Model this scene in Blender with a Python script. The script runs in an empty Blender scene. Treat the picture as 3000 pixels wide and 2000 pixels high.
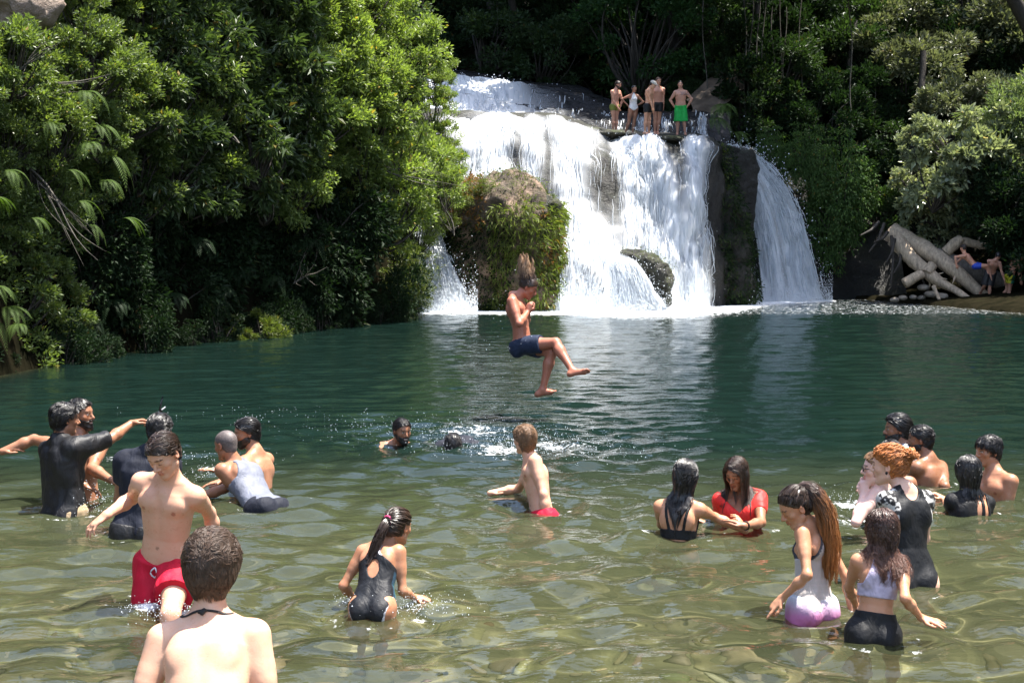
import bpy, math, random, time
import numpy as np
from mathutils import Vector, Matrix
T0 = time.time()
R = math.radians
rng = np.random.default_rng(7)
random.seed(7)
scene = bpy.context.scene
col = scene.collection

# ---------------------------------------------------------------- camera, sky, sun, exposure
F_PX = 4000.0            # focal length in pixels of the 3000-wide photograph
CAM_H = 2.05             # eye height above the water
PITCH = math.atan((1000 - 708) / F_PX)
cam_d = bpy.data.cameras.new('camera')
cam = bpy.data.objects.new('camera', cam_d)
col.objects.link(cam)
cam.location = (0, 0, CAM_H)
cam.rotation_euler = (math.pi / 2 - PITCH, 0, 0)
cam_d.sensor_width = 36
cam_d.lens = F_PX / 3000 * 36
cam_d.clip_start = 0.05
cam_d.clip_end = 2000
scene.camera = cam

SUN_EL, SUN_AZ = R(73), R(76)      # azimuth measured from +Y (away from camera) towards +X (image right)
world = bpy.data.worlds.new('World')
scene.world = world
world.use_nodes = True
wn = world.node_tree.nodes
bg = wn['Background']
sky = wn.new('ShaderNodeTexSky')
sky.sky_type = 'NISHITA'
sky.sun_disc = False
sky.sun_elevation = SUN_EL
sky.sun_rotation = SUN_AZ
sky.air_density = 1.0
sky.dust_density = 1.8
world.node_tree.links.new(sky.outputs[0], bg.inputs[0])
bg.inputs[1].default_value = 0.14
# unseen cloud added to a clear sky to brighten reflections in the water
tc = wn.new('ShaderNodeTexCoord'); cn = wn.new('ShaderNodeTexNoise'); cr = wn.new('ShaderNodeValToRGB'); bg2 = wn.new('ShaderNodeBackground'); wmix = wn.new('ShaderNodeMixShader')
cn.inputs['Scale'].default_value = 3.2; cn.inputs['Detail'].default_value = 6; cn.inputs['Roughness'].default_value = .6
cr.color_ramp.elements[0].position = .50; cr.color_ramp.elements[1].position = .64
bg2.inputs[0].default_value = (.93, .96, 1, 1); bg2.inputs[1].default_value = .62
wl_ = world.node_tree.links
wl_.new(tc.outputs['Generated'], cn.inputs['Vector']); wl_.new(cn.outputs[0], cr.inputs[0]); cm = wn.new('ShaderNodeMath'); cm.operation = 'MULTIPLY'; cm.inputs[1].default_value = .55; wl_.new(cr.outputs[0], cm.inputs[0]); wl_.new(cm.outputs[0], wmix.inputs[0])
wl_.new(bg.outputs[0], wmix.inputs[1]); wl_.new(bg2.outputs[0], wmix.inputs[2]); wl_.new(wmix.outputs[0], wn['World Output'].inputs[0])
sun_d = bpy.data.lights.new('sun', 'SUN')
sun_d.energy = 5.0
sun_d.angle = R(0.5)
sun_d.color = (1.0, 0.95, 0.87)
sun = bpy.data.objects.new('sun', sun_d)
col.objects.link(sun)
SUN_DIR = Vector((math.sin(SUN_AZ) * math.cos(SUN_EL), math.cos(SUN_AZ) * math.cos(SUN_EL), math.sin(SUN_EL)))
sun.rotation_euler = (-SUN_DIR).to_track_quat('-Z', 'Y').to_euler()
scene.view_settings.view_transform = 'Standard'
scene.view_settings.look = 'None'
scene.view_settings.gamma = 1
scene.view_settings.exposure = 1.68
scene.render.engine = 'CYCLES'
scene.cycles.use_denoising = True
scene.cycles.max_bounces = 8
scene.cycles.transparent_max_bounces = 24
scene.cycles.caustics_reflective = False
scene.cycles.caustics_refractive = True
scene.cycles.sample_clamp_indirect = 6

# ---------------------------------------------------------------- helpers
_c, _s = math.cos(PITCH), math.sin(PITCH)
def at(x, y, Y):
    """world point seen at photo pixel (x, y) lying at distance Y in front of the camera"""
    dx, dy = (x - 1500) / F_PX, -(y - 1000) / F_PX
    d = np.array([dx, _c + _s * dy, -_s + _c * dy])
    return np.array([0, 0, CAM_H]) + d * (Y / d[1])
def ray(x, y):
    dx, dy = (x - 1500) / F_PX, -(y - 1000) / F_PX
    d = np.array([dx, _c + _s * dy, -_s + _c * dy])
    return d / np.linalg.norm(d)
def depth_of(yw):
    """distance of the water surface seen at photo row yw"""
    r = ray(1500, yw)
    return -CAM_H / r[2] * r[1]
def nrm(v):
    v = np.asarray(v, float)
    return v / (np.linalg.norm(v) + 1e-9)

def mesh_np(name, V, Fc, mat=None, smooth=True, parent=None, attrs=None, uv=None, link=True):
    """one mesh object from numpy verts and quad or tri faces (or a list of such arrays)"""
    me = bpy.data.meshes.new(name)
    V = np.ascontiguousarray(V, np.float32)
    fl = Fc if isinstance(Fc, list) else [Fc]
    fl = [np.asarray(f, np.int32) for f in fl if len(f)]
    nl = sum(f.size for f in fl); nf = sum(len(f) for f in fl)
    me.vertices.add(len(V)); me.vertices.foreach_set('co', V.ravel())
    me.loops.add(nl); me.polygons.add(nf)
    me.loops.foreach_set('vertex_index', np.concatenate([f.ravel() for f in fl]) if fl else np.zeros(0, np.int32))
    ls = []; s = 0
    for f in fl:
        ls.append(s + np.arange(len(f)) * f.shape[1]); s += f.size
    me.polygons.foreach_set('loop_start', np.concatenate(ls).astype(np.int32))
    me.polygons.foreach_set('use_smooth', np.full(nf, smooth, bool))
    if attrs:
        for k, a in attrs.items():
            a = np.asarray(a, np.float32)
            if a.ndim == 1:
                t = me.attributes.new(k, 'FLOAT', 'POINT'); t.data.foreach_set('value', a)
            elif a.shape[1] == 2:
                t = me.attributes.new(k, 'FLOAT2', 'POINT'); t.data.foreach_set('vector', np.ascontiguousarray(a).ravel())
            else:
                t = me.attributes.new(k, 'FLOAT_COLOR', 'POINT')
                a4 = np.ones((len(a), 4), np.float32); a4[:, :3] = a
                t.data.foreach_set('color', a4.ravel())
    me.update(calc_edges=True)
    me.validate()
    if mat: me.materials.append(mat)
    o = bpy.data.objects.new(name, me)
    if link: col.objects.link(o)
    if parent is not None: o.parent = parent
    return o
def empty(name, loc=(0, 0, 0)):
    o = bpy.data.objects.new(name, None)
    o.location = tuple(float(c) for c in loc); o.empty_display_size = .2
    col.objects.link(o); return o
def under(o, root):
    """parent o (built in world coordinates) to root, which sits at its own location without rotation"""
    o.parent = root
    o.matrix_parent_inverse = Matrix.Translation(-Vector(root.location))
    return o
def tag(o, label, cat, group=None):
    o['label'] = label; o['category'] = cat
    if group: o['group'] = group
    return o
def structure(o):
    o['kind'] = 'structure'; return o
def stuff(o):
    o['kind'] = 'stuff'; return o

def vnoise(P, scale=1.0, seed=0, octaves=3):
    """smooth value noise in [-1,1] for points P (N,3)"""
    P = np.asarray(P, float)
    out = np.zeros(len(P)); amp = 1.0; tot = 0
    for o in range(octaves):
        q = P * scale * (2 ** o) + seed * 17.31 + o * 5.7
        i = np.floor(q).astype(np.int64); f = q - i; f = f * f * (3 - 2 * f)
        def h(a, b, c):
            n = (a * 374761393 + b * 668265263 + c * 2147483647 + seed * 974711) & 0x7fffffff
            n = (n ^ (n >> 13)) * 1274126177 & 0x7fffffff
            n = (n ^ (n >> 16)) & 0xffff
            return n / 32767.5 - 1
        x, y, z = i[:, 0], i[:, 1], i[:, 2]; fx, fy, fz = f[:, 0], f[:, 1], f[:, 2]
        a = (h(x, y, z) * (1 - fx) + h(x + 1, y, z) * fx) * (1 - fy) + (h(x, y + 1, z) * (1 - fx) + h(x + 1, y + 1, z) * fx) * fy
        b = (h(x, y, z + 1) * (1 - fx) + h(x + 1, y, z + 1) * fx) * (1 - fy) + (h(x, y + 1, z + 1) * (1 - fx) + h(x + 1, y + 1, z + 1) * fx) * fy
        out += amp * (a * (1 - fz) + b * fz); tot += amp; amp *= .5
    return out / tot

class NT:
    """tiny node-tree helper"""
    def __init__(s, name):
        s.m = bpy.data.materials.new(name); s.m.use_nodes = True
        s.t = s.m.node_tree; s.n = s.t.nodes; s.b = s.n['Principled BSDF']; s.out = s.n['Material Output']
    def new(s, ty, **kw):
        x = s.n.new(ty)
        for k, v in kw.items():
            if k.startswith('i_'):
                x.inputs[int(k[2:]) if k[2:].isdigit() else k[2:].replace('_', ' ')].default_value = v
            else: setattr(x, k, v)
        return x
    def link(s, a, b): s.t.links.new(a, b)
    def attr(s, name): return s.new('ShaderNodeAttribute', attribute_name=name)
    def noise(s, scale, detail=3, rough=.5, vec=None, dist=0):
        x = s.new('ShaderNodeTexNoise'); x.inputs['Scale'].default_value = scale; x.inputs['Detail'].default_value = detail
        x.inputs['Roughness'].default_value = rough; x.inputs['Distortion'].default_value = dist
        if vec is not None: s.link(vec, x.inputs['Vector'])
        return x
    def ramp(s, src, stops):
        r = s.new('ShaderNodeValToRGB'); e = r.color_ramp.elements
        while len(e) < len(stops): e.new(.5)
        for k, (p, c) in enumerate(stops):
            e[k].position = p; e[k].color = (c[0], c[1], c[2], 1) if not np.isscalar(c) else (c, c, c, 1)
        s.link(src, r.inputs[0]); return r
    def mix(s, fac, a, b, blend='MIX'):
        m = s.new('ShaderNodeMix', data_type='RGBA', blend_type=blend)
        for sock, v in ((m.inputs[0], fac), (m.inputs[6], a), (m.inputs[7], b)):
            if hasattr(v, 'is_output'): s.link(v, sock)
            elif np.isscalar(v): sock.default_value = v
            else: sock.default_value = (*v, 1)
        return m.outputs[2]
    def math(s, op, a, b=None, clamp=False):
        m = s.new('ShaderNodeMath', operation=op); m.use_clamp = clamp
        for k, v in enumerate((a, b)):
            if v is None: continue
            if hasattr(v, 'is_output'): s.link(v, m.inputs[k])
            else: m.inputs[k].default_value = v
        return m.outputs[0]
    def coords(s, which='Object'): return s.new('ShaderNodeTexCoord').outputs[which]
    def mapping(s, vec, scale=(1, 1, 1), loc=(0, 0, 0)):
        m = s.new('ShaderNodeMapping'); m.inputs['Scale'].default_value = scale; m.inputs['Location'].default_value = loc
        s.link(vec, m.inputs['Vector']); return m.outputs[0]
    def bump(s, h, strength=.3, dist=.02):
        b = s.new('ShaderNodeBump'); b.inputs['Strength'].default_value = strength; b.inputs['Distance'].default_value = dist
        s.link(h, b.inputs['Height']); s.link(b.outputs[0], s.b.inputs['Normal']); return b
# ---------------------------------------------------------------- setting: terrain, pool bed, water, falls
LS = np.array([[-5, -9.5], [5, -9.3], [14, -8.9], [20, -8.0], [24, -7.6], [28, -6.5], [32, -4.9], [35, -3.5], [38, -2.9], [41, -2.9], [43, -2.6]])
RS = np.array([[-5, 9], [0, 10], [10, 13], [30, 15.8], [39, 14.6], [42, 14.0], [45, 13.3], [48, 12.6], [52, 11.5]])
def shore_l(Y): return np.interp(Y, LS[:, 0], LS[:, 1])
def shore_r(Y): return np.interp(Y, RS[:, 0], RS[:, 1])
def bed_depth(X, Y):
    d = np.interp(Y, [-6, 2.2, 4.4, 7, 8, 9.5, 10.6, 12, 14, 18, 26, 44], [-.5, .15, .56, .60, .74, .95, 1.0, 1.3, 1.9, 3.0, 3.4, 2.4])
    e = np.minimum(X - shore_l(Y), shore_r(Y) - X)
    return d * np.clip(e / 1.3, 0, 1)
def smooth(a, b, x):
    t = np.clip((x - a) / (b - a), 0, 1); return t * t * (3 - 2 * t)
def ground_h(X, Y):
    P = np.stack([X, Y, np.zeros_like(X)], -1).reshape(-1, 3)
    n = vnoise(P, .35, 1, 3).reshape(X.shape)
    h = -bed_depth(X, Y) + .05 * vnoise(P, 1.6, 2, 3).reshape(X.shape)
    eL = shore_l(np.minimum(Y, 43)) - X; eR = X - shore_r(np.minimum(Y, 50))
    h = np.where(eL > 0, np.minimum(3.2 * eL, 5.6 + .45 * eL) + n * np.minimum(eL, 1), h)
    h = np.where(eR > 0, np.minimum(.10 + .12 * eR, 9) + np.maximum(eR - 3.0, 0) * .95 + n * .3 * np.minimum(eR, 1), h)
    back = np.where((Y > 46.8), np.where(Y > np.where(X > 2.8, 53., 55.6), np.where(X > 2.8, 7., 8.2) + np.maximum(Y - 55, 0) * .55 + n * .8, 4.3), -9)
    back = np.where(X > 7.2, np.where(Y > 53.5, np.maximum(Y - 53.5, 0) * 1.3 - .6 + n, -9), back)
    h = np.maximum(h, back)
    return h
def terrain():
    xs = np.concatenate([np.linspace(-90, -24, 30), np.arange(-23.6, 30, .4), np.linspace(30.5, 100, 30)])
    ys = np.concatenate([np.arange(-6, 60, .4), np.linspace(60.5, 150, 60)])
    X, Y = np.meshgrid(xs, ys, indexing='ij'); H = ground_h(X, Y)
    V = np.stack([X, Y, H], -1).reshape(-1, 3)
    i = np.arange(len(xs) * len(ys)).reshape(len(xs), len(ys))
    Fq = np.stack([i[:-1, :-1], i[1:, :-1], i[1:, 1:], i[:-1, 1:]], -1).reshape(-1, 4)
    m = NT('ground_soil'); co = m.coords('Object')
    vor = m.new('ShaderNodeTexVoronoi', feature='F1'); vor.inputs['Scale'].default_value = 5.5; vor.inputs['Randomness'].default_value = 1
    m.link(m.mapping(co, (1, 1, .2)), vor.inputs['Vector'])
    stone = m.ramp(vor.outputs['Color'], [(.15, (.07, .065, .04)), (.4, (.18, .165, .095)), (.62, (.115, .108, .06)), (.85, (.26, .235, .15))])
    n = m.noise(.9, 5, .6, co); algae = m.mix(m.ramp(n.outputs[0], [(.38, 0.), (.66, .8)]).outputs[0], stone.outputs[0], (.10, .105, .05))
    n2 = m.noise(3.5, 4, .6, co); bed = m.mix(m.ramp(n2.outputs[0], [(.45, 0.), (.75, .55)]).outputs[0], algae, (.07, .065, .03))
    n3 = m.noise(2.2, 5, .6, co); soil = m.ramp(n3.outputs[0], [(.35, (.007, .007, .004)), (.6, (.014, .012, .007)), (.8, (.012, .018, .006))])
    sx = m.new('ShaderNodeSeparateXYZ'); m.link(co, sx.inputs[0])
    f = m.ramp(m.math('ADD', sx.outputs[2], .5), [(.42, 0.), (.49, 1.)])
    c = m.mix(f.outputs[0], bed, soil.outputs[0]); m.link(c, m.b.inputs['Base Color']); m.b.inputs['Roughness'].default_value = .9; m.b.inputs['Specular IOR Level'].default_value = 0
    m.bump(vor.outputs['Distance'], .5, .06)
    structure(mesh_np('ground', V, Fq, m.m))
# --- water
def wave_h(X, Y):
    g = np.random.default_rng(11); H = np.zeros_like(X); Sx = 0
    near = 1 - smooth(11, 17, Y)
    amp_far = .55 + .12 * smooth(28, 42, Y)
    for i in range(58):
        lam = .24 * (3.2 ** g.random()) * (1.0 if i < 44 else 2.2)
        th = g.normal() * (.42 if i % 3 else 1.0) - math.pi / 2
        k = 2 * math.pi / lam; ph = g.random() * 6.28
        sl = .041 * (1.1 if i < 44 else .8)
        wob = .5 * np.sin(X * .55 * g.normal() + Y * .4 * g.normal() + ph * 3)
        env = .55 + .45 * np.sin(X * .8 * g.normal() + Y * .6 * g.normal() + ph * 5)
        H += env * (sl / k) * np.sin(k * (X * math.cos(th) + Y * math.sin(th)) + ph + wob * 2.2) * (near * 1.0 + (1 - near) * 1.0 * amp_far * (1.0 if lam < .9 else .7))
    # rings round the bathers
    for (x, y, yw, a) in ((480, 0, 1790, .012), (1100, 0, 1815, .012), (1585, 0, 1490, .010), (1400, 0, 1310, .022), (2380, 0, 1806, .010), (2560, 0, 1890, .010), (775, 0, 1486, .012), (2000, 0, 1590, .008), (2540, 0, 1500, .012), (190, 0, 1512, .010)):
        c = at(x, yw, depth_of(yw)); r = np.hypot(X - c[0], Y - c[1])
        H += 1.5 * a * np.sin(r * 2 * math.pi / .42 + x) * np.exp(-r / 1.3) * smooth(0, .3, r)
    e = np.minimum(X - shore_l(Y), shore_r(Y) - X)
    return H * np.clip(.15 + e / 1.2, .15, 1)
FOAM = []   # (X, Y, rx, ry, strength)
def water():
    ys = [1.4]
    while ys[-1] < 55: ys.append(ys[-1] + max(.03, ys[-1] * .0038))
    ys = np.array(ys); xs = np.arange(-15.2, 18.4, .052)
    X, Y = np.meshgrid(xs, ys, indexing='ij')
    X = X * np.clip(.35 + Y * .065, .35, 1.0)
    H = wave_h(X, Y)
    D = bed_depth(X, Y)
    foam_glints = np.zeros_like(X)
    base = np.array([[1225, 40.2], [1400, 40.0], [1640, 40.4], [1800, 40.6], [1960, 41.2], [2100, 42.6], [2230, 46.5], [2420, 49.0]])
    bx = np.array([at(p, 900, q)[0] for p, q in base]); by = base[:, 1]
    yb = np.interp(X, bx, by, left=99, right=99)
    wd = np.interp(X, bx, [1.6, 1.3, 2.2, 4.2, 4.6, 3.4, 2.4, 2.0])
    foam_glints = np.where(yb < 90, 1.15 * np.exp(-np.maximum(yb - .2 - Y, 0) / wd * .8), 0)
    far_r = np.exp(-((Y - 47.5) / 2.0) ** 2) * smooth(7, 9, X) * (1 - smooth(13, 15, X)) * .5
    foam_glints = np.maximum(foam_glints, far_r)
    foam_glints = np.maximum(foam_glints, .50 * smooth(35.5, 39.5, Y) * smooth(2.5, 5, X)); foam_glints = np.maximum(foam_glints, .40 * smooth(33, 38, Y) * smooth(-1, 3, X))  # far flecks: sun glints on the chop painted in as white foam
    H = H + foam_glints * .03 * vnoise(np.stack([X.ravel(), Y.ravel(), X.ravel() * 0], 1), 2.2, 8, 2).reshape(X.shape)
    for (px, yw, rx, ry, s) in ((1390, 1262, .6, .8, .6), (1480, 1318, .6, .7, .64), (1600, 1305, .8, .65, .60), (1680, 1330, .5, .4, .5), (1310, 1262, .5, .5, .5), (1200, 1245, .7, .5, .35), (2490, 1478, .35, .4, .62), (2515, 1530, .3, .3, .55),
                              (350, 1345, .6, .35, .55), (480, 1380, .45, .3, .4), (605, 1372, .25, .25, .6), (280, 1470, .22, .25, .5), (505, 1325, .35, .3, .4), (440, 1790, .16, .12, .8), (520, 1790, .14, .12, .7), (400, 1785, .1, .08, .6), (1235, 1780, .22, .18, .5), (690, 1490, .2, .15, .5)):
        c = at(px, yw, depth_of(yw)); foam_glints = np.maximum(foam_glints, s * np.exp(-((X - c[0]) / rx) ** 2 - ((Y - c[1]) / ry) ** 2))
    for (px, yw, rr) in ((1100, 1822, .24), (1588, 1491, .22), (2380, 1806, .24), (2558, 1890, .24), (790, 1486, .30), (1984, 1590, .24), (2176, 1549, .26), (190, 1514, .26), (404, 1562, .26), (470, 1785, .30), (2662, 1735, .24), (2838, 1518, .26), (2915, 1470, .24), (770, 1432, .24), (2724, 1415, .26), (1172, 1299, .30)):
        c = at(px, yw, depth_of(yw) + .08); r = np.hypot(X - c[0], (Y - c[1]) * 1.2); foam_glints = np.maximum(foam_glints, .50 * np.exp(-((r - rr) / .07) ** 2))
    V = np.stack([X, Y, H], -1).reshape(-1, 3)
    i = np.arange(X.size).reshape(X.shape)
    Fq = np.stack([i[:-1, :-1], i[1:, :-1], i[1:, 1:], i[:-1, 1:]], -1).reshape(-1, 4)
    m = NT('pool_water'); m.n.remove(m.b); co = m.coords('Object'); m.b = None
    murk = m.attr('murk'); fo = m.attr('foam_glints'); dp = m.attr('deep')
    nb = m.noise(6, 2, .5, m.mapping(co, (1, 1.9, 1))); nb2 = m.noise(15, 2, .5, m.mapping(co, (1, 1.8, 1)))
    hsum = m.math('ADD', m.math('MULTIPLY', nb.outputs[0], 1.), m.math('MULTIPLY', nb2.outputs[0], .35))
    bp = m.new('ShaderNodeBump'); bp.inputs['Strength'].default_value = .20; bp.inputs['Distance'].default_value = .045; m.link(hsum, bp.inputs['Height'])
    tr = m.new('ShaderNodeBsdfRefraction'); tr.inputs['IOR'].default_value = 1.33; tr.inputs['Roughness'].default_value = 0; tr.inputs[0].default_value = (.95, .96, .91, 1)
    df = m.new('ShaderNodeBsdfDiffuse'); cd = m.mix(dp.outputs['Fac'], (.058, .066, .033), (.0052, .0140, .0112)); m.link(cd, df.inputs[0])
    mx = m.new('ShaderNodeMixShader'); m.link(murk.outputs['Fac'], mx.inputs[0]); m.link(tr.outputs[0], mx.inputs[1]); m.link(df.outputs[0], mx.inputs[2])
    gl = m.new('ShaderNodeBsdfGlossy'); gl.inputs['Roughness'].default_value = .012; m.link(bp.outputs[0], gl.inputs['Normal'])
    fr = m.new('ShaderNodeFresnel'); fr.inputs[0].default_value = 1.40; m.link(bp.outputs[0], fr.inputs[1])
    ms = m.new('ShaderNodeMixShader'); m.link(fr.outputs[0], ms.inputs[0]); m.link(mx.outputs[0], ms.inputs[1]); m.link(gl.outputs[0], ms.inputs[2])
    nf = m.noise(7, 6, .7, co); nf2 = m.noise(26, 4, .7, co)
    ff = m.math('ADD', m.math('MULTIPLY', nf.outputs[0], .65), m.math('MULTIPLY', nf2.outputs[0], .45))
    fm = m.math('MULTIPLY', m.math('SUBTRACT', m.math('ADD', m.math('MULTIPLY', ff, 1.7), fo.outputs['Fac']), 1.5), 4., True)
    fb = m.new('ShaderNodeBsdfDiffuse'); fb.inputs[0].default_value = (.80, .83, .85, 1)
    fin = m.new('ShaderNodeMixShader'); m.link(fm, fin.inputs[0]); m.link(ms.outputs[0], fin.inputs[1]); m.link(fb.outputs[0], fin.inputs[2])
    m.link(fin.outputs[0], m.out.inputs[0])
    murkv = 1 - np.exp(-D * np.interp(Y, [4, 8, 11, 16], [.5, .75, 1.2, 1.7])); deep = smooth(8.0, 14.0, Y)
    structure(mesh_np('water', V, Fq, m.m, True, None, {'murk': murkv.ravel(), 'foam_glints': foam_glints.ravel(), 'deep': deep.ravel()}))
# --- sheets interpolated between rows of (px, py, Y)
def interp_rows(rows, nu, nv):
    A = np.array([[at(*p) for p in r] for r in rows])
    ks = np.linspace(0, 1, A.shape[1]); us = np.linspace(0, 1, nu)
    def cr(A, n, ax):
        A = np.moveaxis(A, ax, 0); m = len(A); t = np.linspace(0, m - 1, n); i = np.clip(t.astype(int), 0, m - 2); f = (t - i).reshape(-1, *([1] * (A.ndim - 1)))
        p0 = A[np.maximum(i - 1, 0)]; p1 = A[i]; p2 = A[i + 1]; p3 = A[np.minimum(i + 2, m - 1)]
        r = .5 * (2 * p1 + (p2 - p0) * f + (2 * p0 - 5 * p1 + 4 * p2 - p3) * f * f + (-p0 + 3 * p1 - 3 * p2 + p3) * f ** 3)
        return np.moveaxis(r, 0, ax)
    return cr(cr(A, nv, 0), nu, 1)      # nv, nu, 3
def grid_faces(nv, nu):
    i = np.arange(nv * nu).reshape(nv, nu)
    return np.stack([i[:-1, :-1], i[1:, :-1], i[1:, 1:], i[:-1, 1:]], -1).reshape(-1, 4)
def normals(G):
    n = np.cross(np.gradient(G, axis=1), np.gradient(G, axis=0)); n = nrm_rows(n)
    return np.where(n[..., 1:2] > .3, -n, n)
def rock_material(name='wet_rock', moss=.5, base=((.012, .011, .010), (.035, .030, .024), (.075, .062, .045)), rough=.38):
    m = NT(name); co = m.coords('Object')
    n = m.noise(1.7, 6, .65, co); c = m.ramp(n.outputs[0], [(.3, base[0]), (.5, base[1]), (.72, base[2])]).outputs[0]
    n2 = m.noise(2.6, 5, .6, co); geo = m.new('ShaderNodeNewGeometry'); sx = m.new('ShaderNodeSeparateXYZ'); m.link(geo.outputs['Normal'], sx.inputs[0])
    f = m.math('MULTIPLY', m.ramp(n2.outputs[0], [(.42, 0.), (.62, 1.)]).outputs[0], m.math('ADD', m.math('MULTIPLY', sx.outputs[2], .5), moss, True), True)
    n3 = m.noise(9, 3, .6, co); mc = m.ramp(n3.outputs[0], [(.3, (.014, .022, .006)), (.6, (.035, .045, .010)), (.8, (.09, .07, .02))]).outputs[0]
    m.link(m.mix(f, c, mc), m.b.inputs['Base Color']); r = m.math('ADD', m.math('MULTIPLY', f, .4), rough); m.link(r, m.b.inputs['Roughness'])
    nb = m.noise(4.5, 7, .7, co); m.bump(nb.outputs[0], .8, .25)
    return m.m
ROCK = rock_material(moss=-.05, base=((.004, .004, .0035), (.010, .009, .007), (.022, .019, .014)), rough=.55)
def veil_material():
    m = NT('falling_water'); co = m.attr('uv'); de = m.attr('dens')
    s1 = m.noise(1, 4, .6, m.mapping(co.outputs['Vector'], (4.2, .30, 1)), .25); s2 = m.noise(1, 5, .7, m.mapping(co.outputs['Vector'], (19, 1.1, 1)), .5)
    s = m.math('ADD', m.math('MULTIPLY', s1.outputs[0], .62), m.math('MULTIPLY', s2.outputs[0], .48))
    a = m.math('MULTIPLY', m.math('SUBTRACT', m.math('ADD', s, de.outputs['Fac']), .97), 3.0, True)
    tr = m.new('ShaderNodeBsdfTransparent'); m.b.inputs['Base Color'].default_value = (.90, .92, .94, 1); m.b.inputs['Roughness'].default_value = .5
    tl = m.new('ShaderNodeBsdfTranslucent'); tl.inputs[0].default_value = (.80, .85, .9, 1)
    mm = m.new('ShaderNodeMixShader'); mm.inputs[0].default_value = .32; m.link(m.b.outputs[0], mm.inputs[1]); m.link(tl.outputs[0], mm.inputs[2])
    mx = m.new('ShaderNodeMixShader'); m.link(a, mx.inputs[0]); m.link(tr.outputs[0], mx.inputs[1]); m.link(mm.outputs[0], mx.inputs[2]); m.link(mx.outputs[0], m.out.inputs[0])
    bn = m.math('ADD', s1.outputs[0], m.math('MULTIPLY', s2.outputs[0], .6)); m.bump(bn, .6, .12)
    return m.m
def spray_material():
    m = NT('spray'); m.b.inputs['Base Color'].default_value = (.84, .87, .90, 1); m.b.inputs['Roughness'].default_value = .25
    tl = m.new('ShaderNodeBsdfTranslucent'); tl.inputs[0].default_value = (.8, .85, .9, 1)
    mm = m.new('ShaderNodeMixShader'); mm.inputs[0].default_value = .4; m.link(m.b.outputs[0], mm.inputs[1]); m.link(tl.outputs[0], mm.inputs[2]); m.link(mm.outputs[0], m.out.inputs[0])
    return m.m
VEIL = veil_material(); SPRAY = spray_material()
def drops_mesh(P, r):
    """octahedral drops"""
    n = len(P); r = np.broadcast_to(np.asarray(r, float), (n,))
    o = np.array([[1, 0, 0], [-1, 0, 0], [0, 1, 0], [0, -1, 0], [0, 0, 1.3], [0, 0, -1.3]])
    V = (P[:, None] + o[None] * r[:, None, None]).reshape(-1, 3)
    f = np.array([[0, 2, 4], [2, 1, 4], [1, 3, 4], [3, 0, 4], [2, 0, 5], [1, 2, 5], [3, 1, 5], [0, 3, 5]])
    return V, (f[None] + (np.arange(n) * 6)[:, None, None]).reshape(-1, 3)
def fall(name, G, dens, off=.10, nstrand=2500, sl=(.25, .9), sw=.018, seed=1, bulge=.05, ndrop=2500, out=.25, rr=(.008, .022), drop=.0):
    """falling water over the surface G (nv,nu,3): a streaky sheet, loose strands and drops"""
    g = np.random.default_rng(seed); nv, nu, _ = G.shape; N = normals(G)
    um = np.concatenate([[0], np.cumsum(np.linalg.norm(np.diff(G[nv // 3], axis=0), axis=1))]); vm = np.concatenate([[0], np.cumsum(np.linalg.norm(np.diff(G[:, nu // 2], axis=0), axis=1))])
    U, Vv = np.meshgrid(um, vm)
    st = vnoise(np.stack([U.ravel() * 3.2, Vv.ravel() * .35, U.ravel() * 0], 1), 1, seed, 2).reshape(nv, nu)
    S = G + N * (off + bulge * st)[..., None]
    o = mesh_np(name, S.reshape(-1, 3), grid_faces(nv, nu), VEIL, True, None, {'uv': np.stack([U.ravel(), Vv.ravel()], 1), 'dens': dens.ravel()})
    structure(o)
    pr = np.clip(dens, 0, 1) ** 4; pr = pr.ravel() / pr.sum()
    c = g.choice(nv * nu, nstrand, p=pr); vi = c // nu + g.random(nstrand); ui = c % nu + g.random(nstrand) - .5
    L = g.uniform(sl[0], sl[1], nstrand); steps = 7; dv = nv / vm[-1]
    vv = np.clip(vi[:, None] + (np.linspace(0, 1, steps)[None] * L[:, None]) * dv, 0, nv - 1.001); uu = np.clip(ui, 0, nu - 1.001)[:, None] + np.linspace(0, 1, steps)[None] * g.normal(size=(nstrand, 1)) * .4
    uu = np.clip(uu, 0, nu - 1.001); a = vv.astype(int); b = uu.astype(int); fa = (vv - a)[..., None]; fb = (uu - b)[..., None]
    bil = lambda A: (A[a, b] * (1 - fa) + A[a + 1, b] * fa) * (1 - fb) + (A[a, b + 1] * (1 - fa) + A[a + 1, b + 1] * fa) * fb
    ofs = off + .02 + g.random((nstrand, 1)) ** 2 * out
    P = bil(G) + bil(N) * ofs[..., None] + g.normal(size=(nstrand, steps, 3)) * .006
    V, Fc, _ = tubes(P, sw * (.5 + g.random(nstrand)), False, 3, lambda t: .15 + np.sin(np.clip(t, .02, .98) * math.pi) ** .7)
    s = mesh_np('water_strands', V, Fc, SPRAY); s.parent = o
    if ndrop:
        c = g.choice(nv * nu, ndrop, p=pr); a = c // nu; b = c % nu
        P = G[a, b] + N[a, b] * (off + g.exponential(out, ndrop))[:, None] + g.normal(size=(ndrop, 3)) * np.array([.12, .05, .12])
        P[:, 2] = np.maximum(P[:, 2], .02)
        V, Fc = drops_mesh(P, g.uniform(rr[0], rr[1], ndrop)); s = mesh_np('water_drops', V, Fc, SPRAY, False); s.parent = o; s['kind'] = 'stuff'
    return o
WX = [1200, 1400, 1520, 1640, 1760, 1900, 2040, 2110, 2210]
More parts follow.
